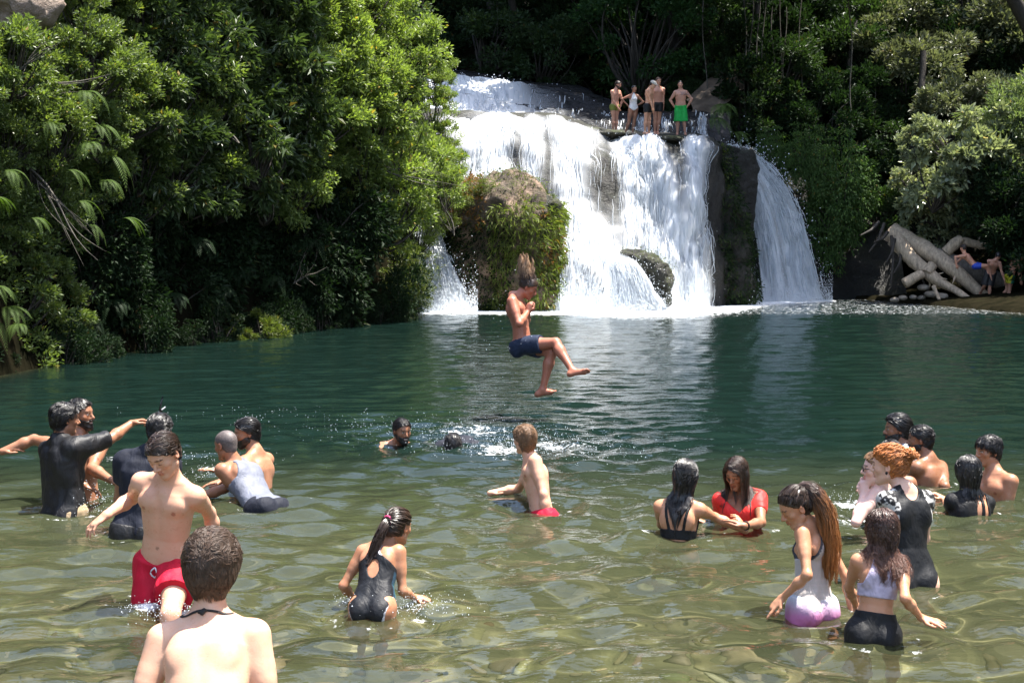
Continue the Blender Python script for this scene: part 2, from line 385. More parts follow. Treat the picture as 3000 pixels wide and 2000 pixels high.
def falls():
    lip = [332, 338, 343, 352, 386, 400, 404, 428, 452]; lY = [44.6, 45, 45.2, 45.3, 45.2, 45.0, 44.9, 45.2, 46.6]
    bY = [41.2, 40.9, 41.0, 41.0, 41.2, 41.7, 42.6, 44.0, 46.3]
    rows = [[(x, y - 14, Y + 3.6) for x, y, Y in zip(WX, lip, lY)], [(x, y - 4, Y + .8) for x, y, Y in zip(WX, lip, lY)]]
    for f, q in ((0, 0), (.10, .28), (.32, .5), (.55, .68), (.78, .84), (1.0, 1.0), (1.1, 1.02)):
        r = []
        for x, y, Y, b in zip(WX, lip, lY, bY):
            yb = 708 + 8200 / b; yy = y + (yb - y) * f
            YY = Y + (b - Y) * q
            if 1640 <= x <= 1960 and f > .3: YY -= .5 * (f - .3)           # apron spreading at the foot
            if x >= 2040 and .1 < f < 1: YY -= .35
            r.append((x, yy, YY))
        rows.append(r)
    nu, nv = 150, 110
    G = interp_rows(rows, nu, nv)
    Pf = G.reshape(-1, 3)
    disp = vnoise(Pf * np.array([1, 1, .5]), 1.0, 21, 3) * .5 + vnoise(Pf, 4.5, 22, 2) * .06
    N = normals(G)
    flat = np.linspace(0, 1, nv) < .24
    disp = disp.reshape(nv, nu); disp[flat] *= .22
    G = G + N * disp[..., None]
    structure(mesh_np('rock_wall', G.reshape(-1, 3), grid_faces(nv, nu), ROCK))
    # how much water runs where: columns by photo x, rows by height
    cx = [1200, 1380, 1400, 1470, 1500, 1520, 1560, 1600, 1640, 1690, 1740, 1780, 1820, 1870, 1920, 1955, 1985, 2030, 2065, 2095, 2130, 2210]
    cd = np.array([[.2, .3, .3, .2], [.75, .7, .5, .3], [.85, .8, .5, .3], [.85, .75, .5, .4], [.62, .45, .40, .4], [.60, .42, .45, .5], [.85, .78, .66, .6], [.55, .42, .50, .9], [.80, .62, .92, 1], [.78, .66, .98, 1], [.60, .42, .95, 1],
                   [.50, .32, .82, 1], [.72, .46, .66, 1], [.92, .98, .95, 1], [.80, 1, 1, 1], [.25, .88, 1, 1], [.40, .52, .90, .95], [.80, .75, .72, .85], [.45, .62, .58, .72], [.05, .15, .25, .4], [0, 0, 0, .1], [0, 0, 0, 0]])
    pxv = np.interp(np.linspace(0, 1, nu), np.linspace(0, 1, len(WX)), WX)
    rowsv = [0.0, .245, .3, .48, .72, .9, 1.0]
    dens = np.zeros((nv, nu))
    for r, t in enumerate(np.linspace(0, 1, nv)):
        col4 = np.stack([np.interp(pxv, cx, cd[:, q]) for q in range(4)])
        tt = np.interp(t, [.235, .3, .5, .75, .93], [0, 0, 1, 2, 3])
        lo = int(min(tt, 2)); f = tt - lo
        dens[r] = (col4[lo] * (1 - f) + col4[lo + 1] * f) * smooth(.15, .27, t)
        dens[r] *= 1 - .62 * np.exp(-((t - .245) / .022) ** 2) * (pxv < 2010) * (.65 + .35 * np.sin(pxv * .031))
    k0 = int(nv * .20)
    fall('waterfall', G[k0:], np.clip(dens[k0:] * np.interp(dens[k0:], [.3, .5, .85], [1.25, 1.0, 1.13]), 0, 1.15), .09, 2600, (.4, 1.8), .0085, 5, .07, 2200, .12, (.006, .014))
    # upper cascade and its crest
    up = [[(1240, 208, 55.5), (1400, 214, 55.5), (1560, 236, 55.5), (1700, 254, 55), (1800, 300, 53)],
          [(1240, 222, 53), (1400, 229, 53), (1560, 250, 53), (1700, 272, 52.5), (1800, 326, 51)], [(1240, 232, 52.3), (1400, 242, 52.3), (1560, 268, 52.2), (1700, 292, 51.8), (1800, 338, 50.2)],
          [(1240, 280, 50.5), (1400, 292, 50.5), (1560, 315, 50.5), (1700, 330, 50.3), (1800, 352, 49)], [(1240, 330, 49), (1400, 338, 49), (1560, 346, 49), (1700, 352, 49), (1800, 366, 48.3)], [(1240, 345, 48.5), (1400, 350, 48.3), (1560, 360, 48), (1700, 366, 48), (1800, 384, 47.5)]]
    G = interp_rows(up, 90, 50); disp = vnoise(G.reshape(-1, 3), 1.3, 31, 3).reshape(50, 90) * .14; N = normals(G); G = G + N * disp[..., None]
    structure(mesh_np('upper_rock', G.reshape(-1, 3), grid_faces(50, 90), rock_material('dark_ledge_rock', -.9, ((.008, .008, .009), (.018, .018, .020), (.035, .034, .036)), .25)))
    t = np.linspace(0, 1, 50)[:, None]; u = np.linspace(0, 1, 90)[None]
    d = (np.interp(u, [0, .35, .5, .7, .85, 1], [1.05, .98, .62, .50, .46, .40])) * np.interp(t, [0, .17, .24, .5, 1], [0, .1, .8, .9, 1.02])
    fall('upper_cascade', G, d, .06, 700, (.3, 1.0), .015, 6, .03, 900, .06)
    # low step behind the bathers on the lip
    st = [[(1770, 330, 51.5), (1900, 330, 51.5), (2060, 322, 51.5), (2140, 330, 51)], [(1770, 338, 50.2), (1900, 338, 50.2), (2060, 330, 50.2), (2140, 350, 50)], [(1770, 372, 49.2), (1900, 374, 49.2), (2060, 372, 49.2), (2140, 400, 49)], [(1770, 400, 48), (1900, 402, 48), (2060, 402, 48), (2140, 430, 48)]]
    G = interp_rows(st, 70, 30); disp = vnoise(G.reshape(-1, 3), 1.6, 33, 3).reshape(30, 70) * .22; G = G + normals(G) * disp[..., None]
    structure(mesh_np('rock_step', G.reshape(-1, 3), grid_faces(30, 70), rock_material('dark_step_rock', -.9, ((.008, .008, .009), (.016, .016, .018), (.035, .034, .036)), .2)))
    u = np.linspace(0, 1, 70)[None]; d = np.interp(u, [0, .1, .2, .3, .36, .44, .5, .62, .68, .72, .76, 1], [.7, .6, .3, .65, .3, .62, .2, .45, .7, .3, 0, 0]) * np.interp(np.linspace(0, 1, 30)[:, None], [0, .3, .5, 1], [.2, .6, .95, 1])
    fall('step_trickles', G, d, .05, 350, (.2, .6), .014, 7, .02, 150, .05)
    # the fall in the shade on the right
    rf = [[(2112, 424, 48.6), (2150, 432, 49.2), (2195, 445, 49.8)], [(2130, 440, 48.0), (2172, 446, 48.4), (2215, 462, 48.8)], [(2165, 520, 47.6), (2222, 512, 47.9), (2280, 520, 48.3)],
          [(2196, 620, 47.4), (2265, 600, 47.7), (2335, 600, 48.1)], [(2218, 740, 47.2), (2300, 725, 47.5), (2375, 715, 47.9)], [(2234, 882, 47.0), (2325, 880, 47.3), (2415, 874, 47.8)]]
    G = interp_rows(rf, 56, 70); e = np.linspace(0, 1, 56); ed = np.interp(e, [0, .06, .3, .42, .5, .62, .9, 1], [.4, .92, 1.0, .66, .78, 1.0, .85, .35])[None] * np.interp(np.linspace(0, 1, 70), [0, .06, 1], [.8, 1, .98])[:, None]
    fall('shaded_waterfall', G, ed, .0, 900, (.2, .7), .017, 8, .12, 2600, .22)
    rb = [[(x + (6 if q < 2 else -10) if i == 0 else x + (10 if i == 2 else 0), y + 4, Y + .75) for i, (x, y, Y) in enumerate(r)] for q, r in enumerate(rf)]
    G2 = interp_rows(rb, 30, 40); G2 = G2 + vnoise(G2.reshape(-1, 3), 1.2, 36, 3).reshape(40, 30)[..., None] * np.array([0, -.25, 0]); structure(mesh_np('rock_face', G2.reshape(-1, 3), grid_faces(40, 30), ROCK))
    # dark wall between and right of it
    rw = [[(2080, 418, 46.9), (2200, 436, 50.6), (2320, 470, 51), (2480, 520, 51), (2640, 560, 51)], [(2085, 520, 45.6), (2210, 540, 49), (2330, 560, 50), (2480, 600, 50), (2640, 630, 50)], [(2120, 700, 45), (2225, 700, 48.4), (2390, 700, 49.4), (2500, 720, 49.4), (2640, 740, 49)], [(2160, 893, 44.4), (2235, 885, 47.9), (2420, 876, 49.0), (2520, 876, 48.8), (2660, 886, 47.4)]]
    G = interp_rows(rw, 80, 50); G = G + (vnoise(G.reshape(-1, 3), .9, 35, 3).reshape(50, 80) * .35)[..., None] * normals(G)
    structure(mesh_np('dark_rock_wall', G.reshape(-1, 3), grid_faces(50, 80), ROCK))
    bf = [[(1765, 728, 40.75), (1830, 742, 40.5), (1872, 772, 40.35)], [(1775, 800, 40.35), (1858, 818, 40.1), (1912, 838, 40.0)], [(1785, 897, 40.1), (1880, 897, 39.85), (1952, 895, 39.9)]]
    G = interp_rows(bf, 34, 30); d = np.interp(np.linspace(0, 1, 34), [0, .15, .8, 1], [.2, .85, .9, .35])[None] * np.interp(np.linspace(0, 1, 30), [0, .2, 1], [.4, 1, 1.05])[:, None]
    fall('apron_water', G, d, .0, 900, (.2, .7), .008, 12, .08, 500, .1, (.006, .014))
    # small fall by the left bank
    lf = [[(1215, 615, 42.2), (1245, 628, 42), (1270, 640, 42)], [(1225, 680, 41.6), (1262, 685, 41.4), (1292, 700, 41.4)], [(1228, 780, 41), (1290, 780, 40.7), (1335, 790, 40.7)], [(1224, 918, 40.2), (1310, 918, 40), (1400, 912, 40.1)]]
    G = interp_rows(lf, 40, 50); d = np.interp(np.linspace(0, 1, 40), [0, .1, .5, .85, 1], [.6, .92, .85, .72, .3])[None] * np.ones((50, 1))
    fall('side_waterfall', G, d, .0, 500, (.2, .6), .015, 9, .08, 1500, .12)
    G2 = interp_rows([[(x + (5 if i == 0 else 0), y + 3, Y + .6) for i, (x, y, Y) in enumerate(r)] for r in lf], 20, 30); G2 = G2 + vnoise(G2.reshape(-1, 3), 1.5, 37, 3).reshape(30, 20)[..., None] * np.array([0, -.2, 0])
    structure(mesh_np('side_rock', G2.reshape(-1, 3), grid_faces(30, 20), ROCK))
def spray_cloud(name, px, py, Y, rx, rz, ry, n, rr=(.004, .011), seed=1, up=True):
    g = np.random.default_rng(seed); c = at(px, py, Y)
    d = g.normal(size=(n, 3)) * np.array([rx, ry, rz])
    P = c + d
    P[:, 2] = np.abs(P[:, 2] - .01) + .01
    V, Fc = drops_mesh(P - c, rr[0] + (rr[1] - rr[0]) * g.random(n) ** 2)
    o = mesh_np(name, V, Fc, SPRAY, False); o.location = c; o['kind'] = 'stuff'; return o
def sprays():
    for i, (x0, y0, x1, y1, n) in enumerate(((1640, 890, 1990, 885, 12000), (1230, 905, 1400, 900, 3500), (2190, 866, 2440, 862, 5000), (1980, 880, 2080, 880, 900))):
        g = np.random.default_rng(50 + i); t = g.random(n); x = x0 + (x1 - x0) * t; y = y0 + (y1 - y0) * t
        Yb = np.interp(x, [1225, 1400, 1640, 1800, 1960, 2100, 2230, 2420], [40.2, 40.0, 40.4, 40.6, 41.2, 42.6, 46.5, 47.6]) - g.exponential(.3, n)
        P = np.stack([(x - 1500) / 4000 * Yb, Yb, np.abs(g.exponential(.30, n))], 1)
        V, Fc = drops_mesh(P, g.uniform(.004, .015, n)); o = mesh_np('spray', V, Fc, SPRAY, False); o['kind'] = 'stuff'
    for i, a in enumerate(((1235, 1775, 7.3, .13, .05, .10, 260), (1190, 1765, 7.4, .06, .03, .06, 90), (475, 1785, 7.2, .10, .035, .06, 260), (395, 1778, 7.3, .05, .02, .04, 60), (605, 1385, 11.6, .10, .05, .10, 160), (278, 1470, 10.1, .09, .11, .08, 220), (2495, 1480, 10.6, .20, .05, .25, 260), (1480, 1300, 13.6, .5, .06, .4, 700),
                               (1360, 1262, 14.6, .7, .05, .5, 600), (1620, 1310, 13.2, .6, .05, .4, 500), (1180, 1245, 14.8, .8, .04, .4, 240), (560, 1340, 12.2, .5, .02, .2, 130), (1500, 985, 15.8, .35, .5, .25, 70), (1010, 1755, 7.4, .05, .03, .05, 50), (740, 1215, 16.0, .7, .03, .5, 90))):
        spray_cloud('water_drops', *a[:4], a[4] * .75, a[5], int(a[6] * .9), seed=80 + i, rr=(.0012, .0038) if a[2] < 12 else (.0016, .0050))
# ---------------------------------------------------------------- plants, rocks, driftwood
def leaf_material(name, c, trans=.45, rough=.38, tint=(1.2, 1.35, .6), spec=.5):
    m = NT(name); a = m.attr('tone')
    lo = [x * .62 for x in c]; hi = [min(1, x * t) for x, t in zip(c, (1.65, 1.5, 1.3))]
    cc = m.ramp(a.outputs['Fac'], [(0., lo), (.5, c), (.93, hi), (1., (c[1] * 1.5, c[1] * 1.05, c[2] * .8))]).outputs[0]
    m.link(cc, m.b.inputs['Base Color']); m.b.inputs['Roughness'].default_value = rough; m.b.inputs['Specular IOR Level'].default_value = spec
    tl = m.new('ShaderNodeBsdfTranslucent'); m.link(m.mix(1., cc, tint, 'MULTIPLY'), tl.inputs[0])
    mx = m.new('ShaderNodeMixShader'); mx.inputs[0].default_value = trans; m.link(m.b.outputs[0], mx.inputs[1]); m.link(tl.outputs[0], mx.inputs[2]); m.link(mx.outputs[0], m.out.inputs[0])
    return m.m
def bark_material(name, c):
    m = NT(name); co = m.coords('Object'); n = m.noise(6, 5, .65, m.mapping(co, (2.5, 2.5, .7)))
    m.link(m.ramp(n.outputs[0], [(.3, [x * .45 for x in c]), (.55, c), (.8, [min(1, x * 1.5) for x in c])]).outputs[0], m.b.inputs['Base Color']); m.b.inputs['Roughness'].default_value = .8
    m.bump(n.outputs[0], .7, .04); return m.m
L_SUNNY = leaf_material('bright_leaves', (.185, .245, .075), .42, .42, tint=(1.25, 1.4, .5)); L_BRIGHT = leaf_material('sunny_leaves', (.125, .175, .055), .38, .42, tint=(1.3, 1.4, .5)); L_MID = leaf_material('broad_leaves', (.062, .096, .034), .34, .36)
L_DARK = leaf_material('shade_dark_leaves', (.016, .032, .013), .25, .55, (1.1, 1.3, .6), .12); L_FERN = leaf_material('fern_leaves', (.075, .125, .028), .40, .6, (1.2, 1.4, .5), .2)  # L_DARK: leaf green lowered to put the shade into its colour
L_CREEP = leaf_material('hanging_leaves', (.035, .06, .018), .3, .6, spec=.2); L_PALE = leaf_material('pale_leaves', (.24, .27, .16), .35, .25, (1.1, 1.2, .7)); L_MOSS = leaf_material('moss_plants', (.095, .125, .025), .40, .5)
L_RUST = leaf_material('rusty_leaves', (.20, .105, .022), .40, .5, (1.2, 1., .5)); L_GREY = leaf_material('grey_green_leaves', (.12, .135, .075), .30, .45, (1.1, 1.2, .7)); L_GRASS = leaf_material('grass_blades', (.15, .19, .045), .45, .5)
BARK = bark_material('bark', (.038, .031, .024)); BARK_GREY = bark_material('grey_bark', (.10, .088, .07)); WOOD = bark_material('driftwood', (.42, .32, .22))
def leaves_from(P, D, L, W, g, droop=.15):
    """diamond leaves: at P pointing along D, folded a little along the midrib"""
    n = len(P); D = nrm_rows(D)
    ref = np.array([0, 0, 1.]) + g.normal(size=(n, 3)) * .75; S = nrm_rows(np.cross(D, ref) + 1e-4); N = np.cross(S, D)
    L = np.broadcast_to(L, n)[:, None]; W = np.broadcast_to(W, n)[:, None]
    mid = P + D * L * .45
    tip = P + D * L - N * L * droop
    V = np.stack([P, mid + S * W * .5 + N * W * .12, tip, mid - S * W * .5 + N * W * .12], 1).reshape(-1, 3)
    i = np.arange(n)[:, None] * 4
    F = np.concatenate([i + np.array([[0, 1, 2]]), i + np.array([[0, 2, 3]])])
    tone = np.repeat(np.clip(g.normal(.45, .22, n), 0, 1) * (g.random(n) < .985) + 0., 4)
    return V, F, tone
def crown(g, R3, n, leaf, clumps=16, hollow=.5, lean=(0, 0, .35), aspect=.45, droop=.15, hang=0., r=.34):
    """leaf clumps spread through an ellipsoid of radii R3, uneven outline, gaps between clumps"""
    R3 = np.asarray(R3, float)
    d = nrm_rows(g.normal(size=(clumps, 3))); rad = hollow + (1 - hollow) * g.random(clumps) ** .6
    C = d * rad[:, None] * R3 * g.uniform(.85, 1.12, (clumps, 1)); cr = r * R3.mean() * g.uniform(.6, 1.25, clumps)
    k = g.integers(0, clumps, n)
    q = nrm_rows(g.normal(size=(n, 3))) * (g.random(n) ** .45)[:, None]
    P = C[k] + q * cr[k][:, None] * np.array([1, 1, .75])
    P[:, 2] -= hang * g.random(n) * (q[:, 2] < .2)
    D = q * .7 + nrm_rows(P / R3) * .4 + np.asarray(lean) + g.normal(size=(n, 3)) * .45
    if hang: D[:, 2] -= hang
    s = leaf * g.uniform(.6, 1.35, n)
    V, F, t = leaves_from(P, D, s, s * aspect, g, droop)
    return V, F, t, C
def twigs(g, base, C, r0, sag=.2):
    P = []
    for c in C:
        t = np.linspace(0, 1, 7)[:, None]; m = base * .5 + c * .5 + g.normal(size=3) * .12 * np.linalg.norm(c - base)
        P.append((1 - t) ** 2 * base + 2 * t * (1 - t) * m + t * t * c)
    return tubes(np.stack(P), r0 * g.uniform(.5, 1., len(C)), True, 4)
def plant_proto(name, seed, R3, n, leaf, mat, bark=None, clumps=16, **kw):
    """returns (root object, child list) still unlinked"""
    g = np.random.default_rng(seed)
    V, F, t, C = crown(g, R3, n, leaf, clumps, **kw)
    foliage = mesh_np('foliage', V, F, mat, False, None, {'tone': t}, link=False)
    V2, F2, _ = twigs(g, np.array([0, .25 * R3[1], -1.0 * R3[2]]), C, .035 * np.mean(R3))
    stem = mesh_np('branches', V2, F2, bark or BARK, True, None, None, link=False)
    return name, foliage, stem
def put_plant(proto, loc, rz, sc, label, cat, group):
    name, fo, st = proto
    r = bpy.data.objects.new(name, None); r.empty_display_size = .2; col.objects.link(r)
    r.location = tuple(float(q) for q in loc); r.rotation_euler = (0, 0, float(rz)); r.scale = (float(sc),) * 3 if np.isscalar(sc) else tuple(float(q) for q in sc)
    for c in (fo, st):
        k = c.copy(); col.objects.link(k); k.parent = r
    tag(r, label, cat, group); return r
def bank_Y(x): return np.interp(x, [-200, 0, 300, 640, 950, 1180, 1320], [20.6, 21.8, 24.2, 28.6, 32.4, 35.6, 37.5])
def left_bank():
    g = np.random.default_rng(3)
    small = [plant_proto('bank_shrub', 100 + i, (1.15, 1.0, 1.0), 5200, .105, L_BRIGHT, clumps=38, r=.24) for i in range(3)]
    broad = [plant_proto('broadleaf_shrub', 110 + i, (1.2, 1.0, 1.05), 2500, .19, L_MID, clumps=30, aspect=.36, droop=.3, lean=(.1, -.1, .0), r=.28) for i in range(3)]
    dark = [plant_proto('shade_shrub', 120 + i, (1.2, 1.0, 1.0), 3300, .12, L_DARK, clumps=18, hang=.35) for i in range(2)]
    dist = [plant_proto('bank_shrub', 130 + i, (1.25, 1.1, 1.1), 6600, .10, L_SUNNY, clumps=42, r=.23) for i in range(3)]
    edge = lambda y: np.interp(y, [-80, 0, 90, 160, 260, 400, 480, 560, 640, 720, 800, 900], [1120, 1160, 1270, 1320, 1310, 1335, 1330, 1240, 1180, 1130, 1100, 1160])
    for yi, y0 in enumerate(range(-90, 1060, 88)):
        for x0 in range(-240, 1340, 104):
            x = x0 + g.normal() * 26 + (52 if yi % 2 else 0); y = y0 + g.normal() * 20
            ex = edge(y)
            if x > ex - 72: continue
            if x < 185 and y < 120: continue
            low = smooth(430, 760, y + max(0, 360 - x) * .15)
            cav = float(low * (x > 200))
            Y = bank_Y(x) + np.interp(y, [-100, 200, 500, 900], [1.3, .0, .5, 1.7]) * (1. if x > 150 else .6) + g.normal() * .25
            if 330 < x < 820 and y > 560: Y += .9
            if y > np.interp(x, [0, 300, 640, 950, 1180], [1062, 1025, 980, 945, 920]): continue
            p = at(x, y, Y); s = Y / 29 * g.uniform(.82, 1.12)
            if cav > .45 and x < 1060:
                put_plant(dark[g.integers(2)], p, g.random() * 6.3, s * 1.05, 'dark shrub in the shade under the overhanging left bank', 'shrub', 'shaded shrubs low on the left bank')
            elif g.random() < .1: continue
            elif x > 820 or (x > 430 and g.random() < .16):
                put_plant(dist[g.integers(3)], p, g.random() * 6.3, s * .95, 'fresh green small-leaved shrub overhanging the pool beside the falls', 'shrub', 'small-leaved shrubs beside the falls')
            elif x > 430 and y < 640:
                put_plant(broad[g.integers(3)], p, g.random() * 6.3, s, 'glossy broad-leaved shrub on the left bank', 'shrub', 'broad-leaved shrubs on the left bank')
            else:
                put_plant(small[g.integers(3)], p, g.random() * 6.3, s * .92, 'pale green scrub shrub at the far left of the bank', 'shrub', 'scrub shrubs at the left')
    # crest trees that carry the bank out of the frame and shade its foot
    tr = [plant_proto('bank_tree', 140 + i, (2.6, 2.3, 2.2), 9000, .17, L_MID, clumps=34, r=.26) for i in range(2)]
    for i, (x, y, Y, s) in enumerate(((60, -330, 25, 1.0), (420, -300, 28, 1.1), (760, -330, 31, 1.1), (1010, -210, 36.5, .9), (1120, -60, 40, .8), (230, -120, 27.5, 1.), (620, -130, 31, 1.))):
        put_plant(tr[i % 2], at(x, y, Y), i * 1.3, s, 'tree leaning out from the top of the left bank', 'tree', 'trees on the crest of the left bank')
    for i, x in enumerate(range(-190, 1190, 44)):
        yw = np.interp(x, [-200, 0, 300, 640, 950, 1180], [1125, 1092, 1052, 1002, 964, 937]); Y = depth_of(yw) + .15
        if g.random() < .12: continue
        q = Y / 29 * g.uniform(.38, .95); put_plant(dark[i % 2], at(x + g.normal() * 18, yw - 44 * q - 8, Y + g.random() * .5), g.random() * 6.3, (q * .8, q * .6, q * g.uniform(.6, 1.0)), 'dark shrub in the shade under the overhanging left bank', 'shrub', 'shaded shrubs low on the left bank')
    # grassy clump at the foot and bush at the corner by the side fall
    mossy = plant_proto('mossy_bush', 155, (.8, .7, .6), 4200, .08, L_MOSS, clumps=30, r=.28, hang=.25, aspect=.32)
    gr = [plant_proto('grass_clump', 150, (.62, .5, .42), 3000, .10, L_MOSS, clumps=20, r=.3, aspect=.3), ]
    put_plant(gr[0], at(765, 968, 29.4), .3, 1.0, 'bright green clump at the foot of the left bank', 'plant', None)
    put_plant(gr[0], at(705, 985, 28.8), 1.3, .6, 'small green clump beside the bright one at the foot of the left bank', 'plant', None)
    for i, (x, y, s) in enumerate(((1190, 800, 1.15), (1165, 870, 1.0), (1205, 880, .8), (1120, 890, .9), (1060, 920, .7))):
        put_plant(plant_proto('bank_corner_bush', 160 + i, (.7, .6, .7), 3600, .075, L_MOSS if i != 1 else L_GRASS, clumps=20, hang=.25, aspect=.3), at(x, y, 36.6 + .4 * (i == 0)), i, s, 'mossy grass bush hanging over the water at the corner by the side fall', 'bush', 'grass bushes at the corner by the side fall')
    for i, (x, y, Y, s) in enumerate(((1275, 560, 39.0, .8), (1245, 470, 39.2, .8), (1295, 500, 40.2, .7), (1285, 250, 40.5, .55), (1262, 330, 40.2, .6), (1275, 190, 41, .5), (1300, 400, 40.4, .5), (1220, 690, 38.6, .55))):
        put_plant(dist[i % 3], at(x, y, Y), i * .9, s, 'thin leafy branch reaching over the side fall', 'branch', 'leafy branches over the side fall')
    for i, (x, y, Y, s) in enumerate(((1335, 575, 40.6, .85), (1415, 545, 41.0, .7), (1290, 640, 40.2, .7), (1490, 560, 41.6, .5))):
        put_plant(mossy, at(x, y, Y), i * 1.1, (s, s, s * .7), 'mossy bush spreading over the top of the overgrown rock', 'bush', 'mossy bushes on the overgrown rock')
    # bare rock at the top left
    f = Field(at(60, 45, 22.4) - 1.2, at(60, 45, 22.4) + 1.2, .05); c = at(40, 20, 22.4)
    f.add(p_ell(c, np.eye(3), (.75, .6, .5), .05)); f.add(p_ell(c + np.array([-.5, .1, -.3]), np.eye(3), (.6, .5, .4), .2))
    P, Fq = f.mesh(); P += vnoise(P, 3, 4, 4)[:, None] * .18; o = mesh_np('rock_outcrop', P - c, Fq, rock_material('dry_rock', -.3, ((.14, .10, .075), (.30, .22, .17), (.44, .35, .28)), .75)); o.location = c
    tag(o, 'bare tan rock sticking out at the top left of the bank', 'rock')
    # bare twigs
    for i, (x0, y0, x1, y1) in enumerate(((70, 480, 290, 760), (10, 240, 130, 150), (5, 275, 330, 215), (700, 420, 560, 330), (1000, 470, 1290, 545), (1330, 690, 1290, 560), (860, 830, 960, 780))):
        Y = bank_Y((x0 + x1) / 2) - .9; a, b = at(x0, y0, Y), at(x1, y1, Y - .2); P = []
        for k in range(9):
            t = np.linspace(0, 1, 9)[:, None]; s0 = g.random() * .6; st = a + (b - a) * s0; en = st + (b - a) * g.uniform(.25, .7) + g.normal(size=3) * .28
            P.append(st + (en - st) * t + np.sin(t * 3.1) * g.normal(size=3) * .07)
        P[0] = a + (b - a) * np.linspace(0, 1, 9)[:, None] + np.sin(np.linspace(0, 6, 9))[:, None] * .05
        V, F, _ = tubes(np.stack(P), np.r_[.022, g.uniform(.005, .010, 8)], True, 4)
        o = mesh_np('bare_branch', V - a, F, BARK_GREY); o.location = a; tag(o, 'bare grey twiggy branch among the leaves of the left bank', 'branch', 'bare branches on the left bank')
def frond_mesh(g, L=1.1, pin=20, w=.2, droop=.9):
    t = np.linspace(0, 1, 12); P = np.stack([t * L * (1 - .25 * droop * t), t * 0, .35 * L * t - droop * .75 * L * t ** 2], 1)
    V, F, _ = tubes(P[None], np.array([.007]), True, 3)
    Vs, Fs, Ts = [V], [F[:, [0, 1, 2]], F[:, [0, 2, 3]]], [np.full(len(V), .3)]; off = len(V)
    tt = np.linspace(.10, .99, pin)
    for sg in (1, -1):
        B = np.stack([np.interp(tt, t, P[:, q]) for q in range(3)], 1); T = nrm_rows(np.stack([np.interp(tt, t, np.gradient(P[:, q])) for q in range(3)], 1))
        ln = w * np.sin(np.clip(tt * 1.02, 0, 1) * math.pi) ** .55 * (1 - .45 * tt) + .012
        D = nrm_rows(np.array([0, sg, -.22]) + T * .45)
        N = np.cross(D, T); wd = L / pin * .42
        q = np.stack([B - T * wd, B + D * ln[:, None] * .5 + T * wd * .8 , B + D * ln[:, None] + T * wd * .5, B + D * ln[:, None] * .4 - T * wd], 1).reshape(-1, 3)
        i = np.arange(pin)[:, None] * 4 + off
        Vs.append(q); Fs += [i + np.array([[0, 1, 2]]), i + np.array([[0, 2, 3]])]; off += len(q); Ts.append(np.clip(np.repeat(g.normal(.5, .1, pin), 4), 0, 1))
    return np.concatenate(Vs), np.concatenate(Fs), np.concatenate(Ts)
def fern_proto(seed, nf=8, L=1.1, droop=.9, fan=(-80, 80), mat=None):
    g = np.random.default_rng(seed); out = []
    for k in range(nf):
        V, F, T = frond_mesh(g, L * g.uniform(.75, 1.15), 20, .2 * L, droop * g.uniform(.8, 1.2))
        a = R(-90 + np.interp(k, [0, nf - 1], fan) + g.normal() * 8); c, s = math.cos(a), math.sin(a)
        V = np.stack([V[:, 0] * c - V[:, 1] * s, V[:, 0] * s + V[:, 1] * c, V[:, 2]], 1)
        out.append(mesh_np('frond', V, F, mat or L_FERN, False, None, {'tone': T}, link=False))
    return out
def put_fern(proto, loc, rz, sc, label, group):
    r = empty('fern', loc); r.rotation_euler = (0, 0, float(rz)); r.scale = (sc,) * 3
    for c in proto:
        k = c.copy(); col.objects.link(k); k.parent = r
    tag(r, label, 'fern', group)
def ferns():
    g = np.random.default_rng(9)
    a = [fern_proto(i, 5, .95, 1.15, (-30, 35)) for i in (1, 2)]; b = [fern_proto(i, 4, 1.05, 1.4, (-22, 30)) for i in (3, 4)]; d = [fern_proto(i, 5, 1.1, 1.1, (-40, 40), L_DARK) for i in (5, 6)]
    bright = ((285, 330, 1.), (320, 430, 1.), (300, 480, .9), (350, 520, 1.1), (235, 560, .9), (345, 590, .8), (270, 650, .9), (20, 900, .9), (60, 960, 1.), (10, 1000, 1.), (95, 1010, .8), (560, 320, .8), (60, 560, .9), (20, 640, .8), (130, 700, .8), (300, 720, .7), (180, 420, .8), (400, 700, .8))
    for i, (x, y, s) in enumerate(bright):
        Y = bank_Y(x) - (1.15 if y < 800 else .6) - .15 * (i % 3)
        put_fern(a[i % 2] if i % 3 else b[i % 2], at(x - 40, y - 60, Y), R(62) + g.normal() * .5, s * .66 * Y / 24, 'sunlit fern cascading down the left end of the bank', 'sunlit ferns on the left bank')
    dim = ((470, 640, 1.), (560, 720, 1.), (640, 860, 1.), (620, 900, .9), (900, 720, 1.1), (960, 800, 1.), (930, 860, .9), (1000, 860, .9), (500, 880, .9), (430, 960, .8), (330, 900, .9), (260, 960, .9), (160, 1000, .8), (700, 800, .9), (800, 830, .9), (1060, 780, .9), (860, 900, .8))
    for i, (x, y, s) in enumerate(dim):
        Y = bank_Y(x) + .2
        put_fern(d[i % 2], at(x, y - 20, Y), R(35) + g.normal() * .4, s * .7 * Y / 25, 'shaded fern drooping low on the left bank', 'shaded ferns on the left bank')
    for i, (x, y, s) in enumerate(((2110, 340, 1.5), (2090, 380, 1.3), (2150, 420, 1.2))):
        put_fern(a[i % 2], at(x, y - 30, 46.6), .4 * i, s * .8, 'tree fern clump beside the green shorts at the right end of the lip', 'ferns at the right end of the lip')
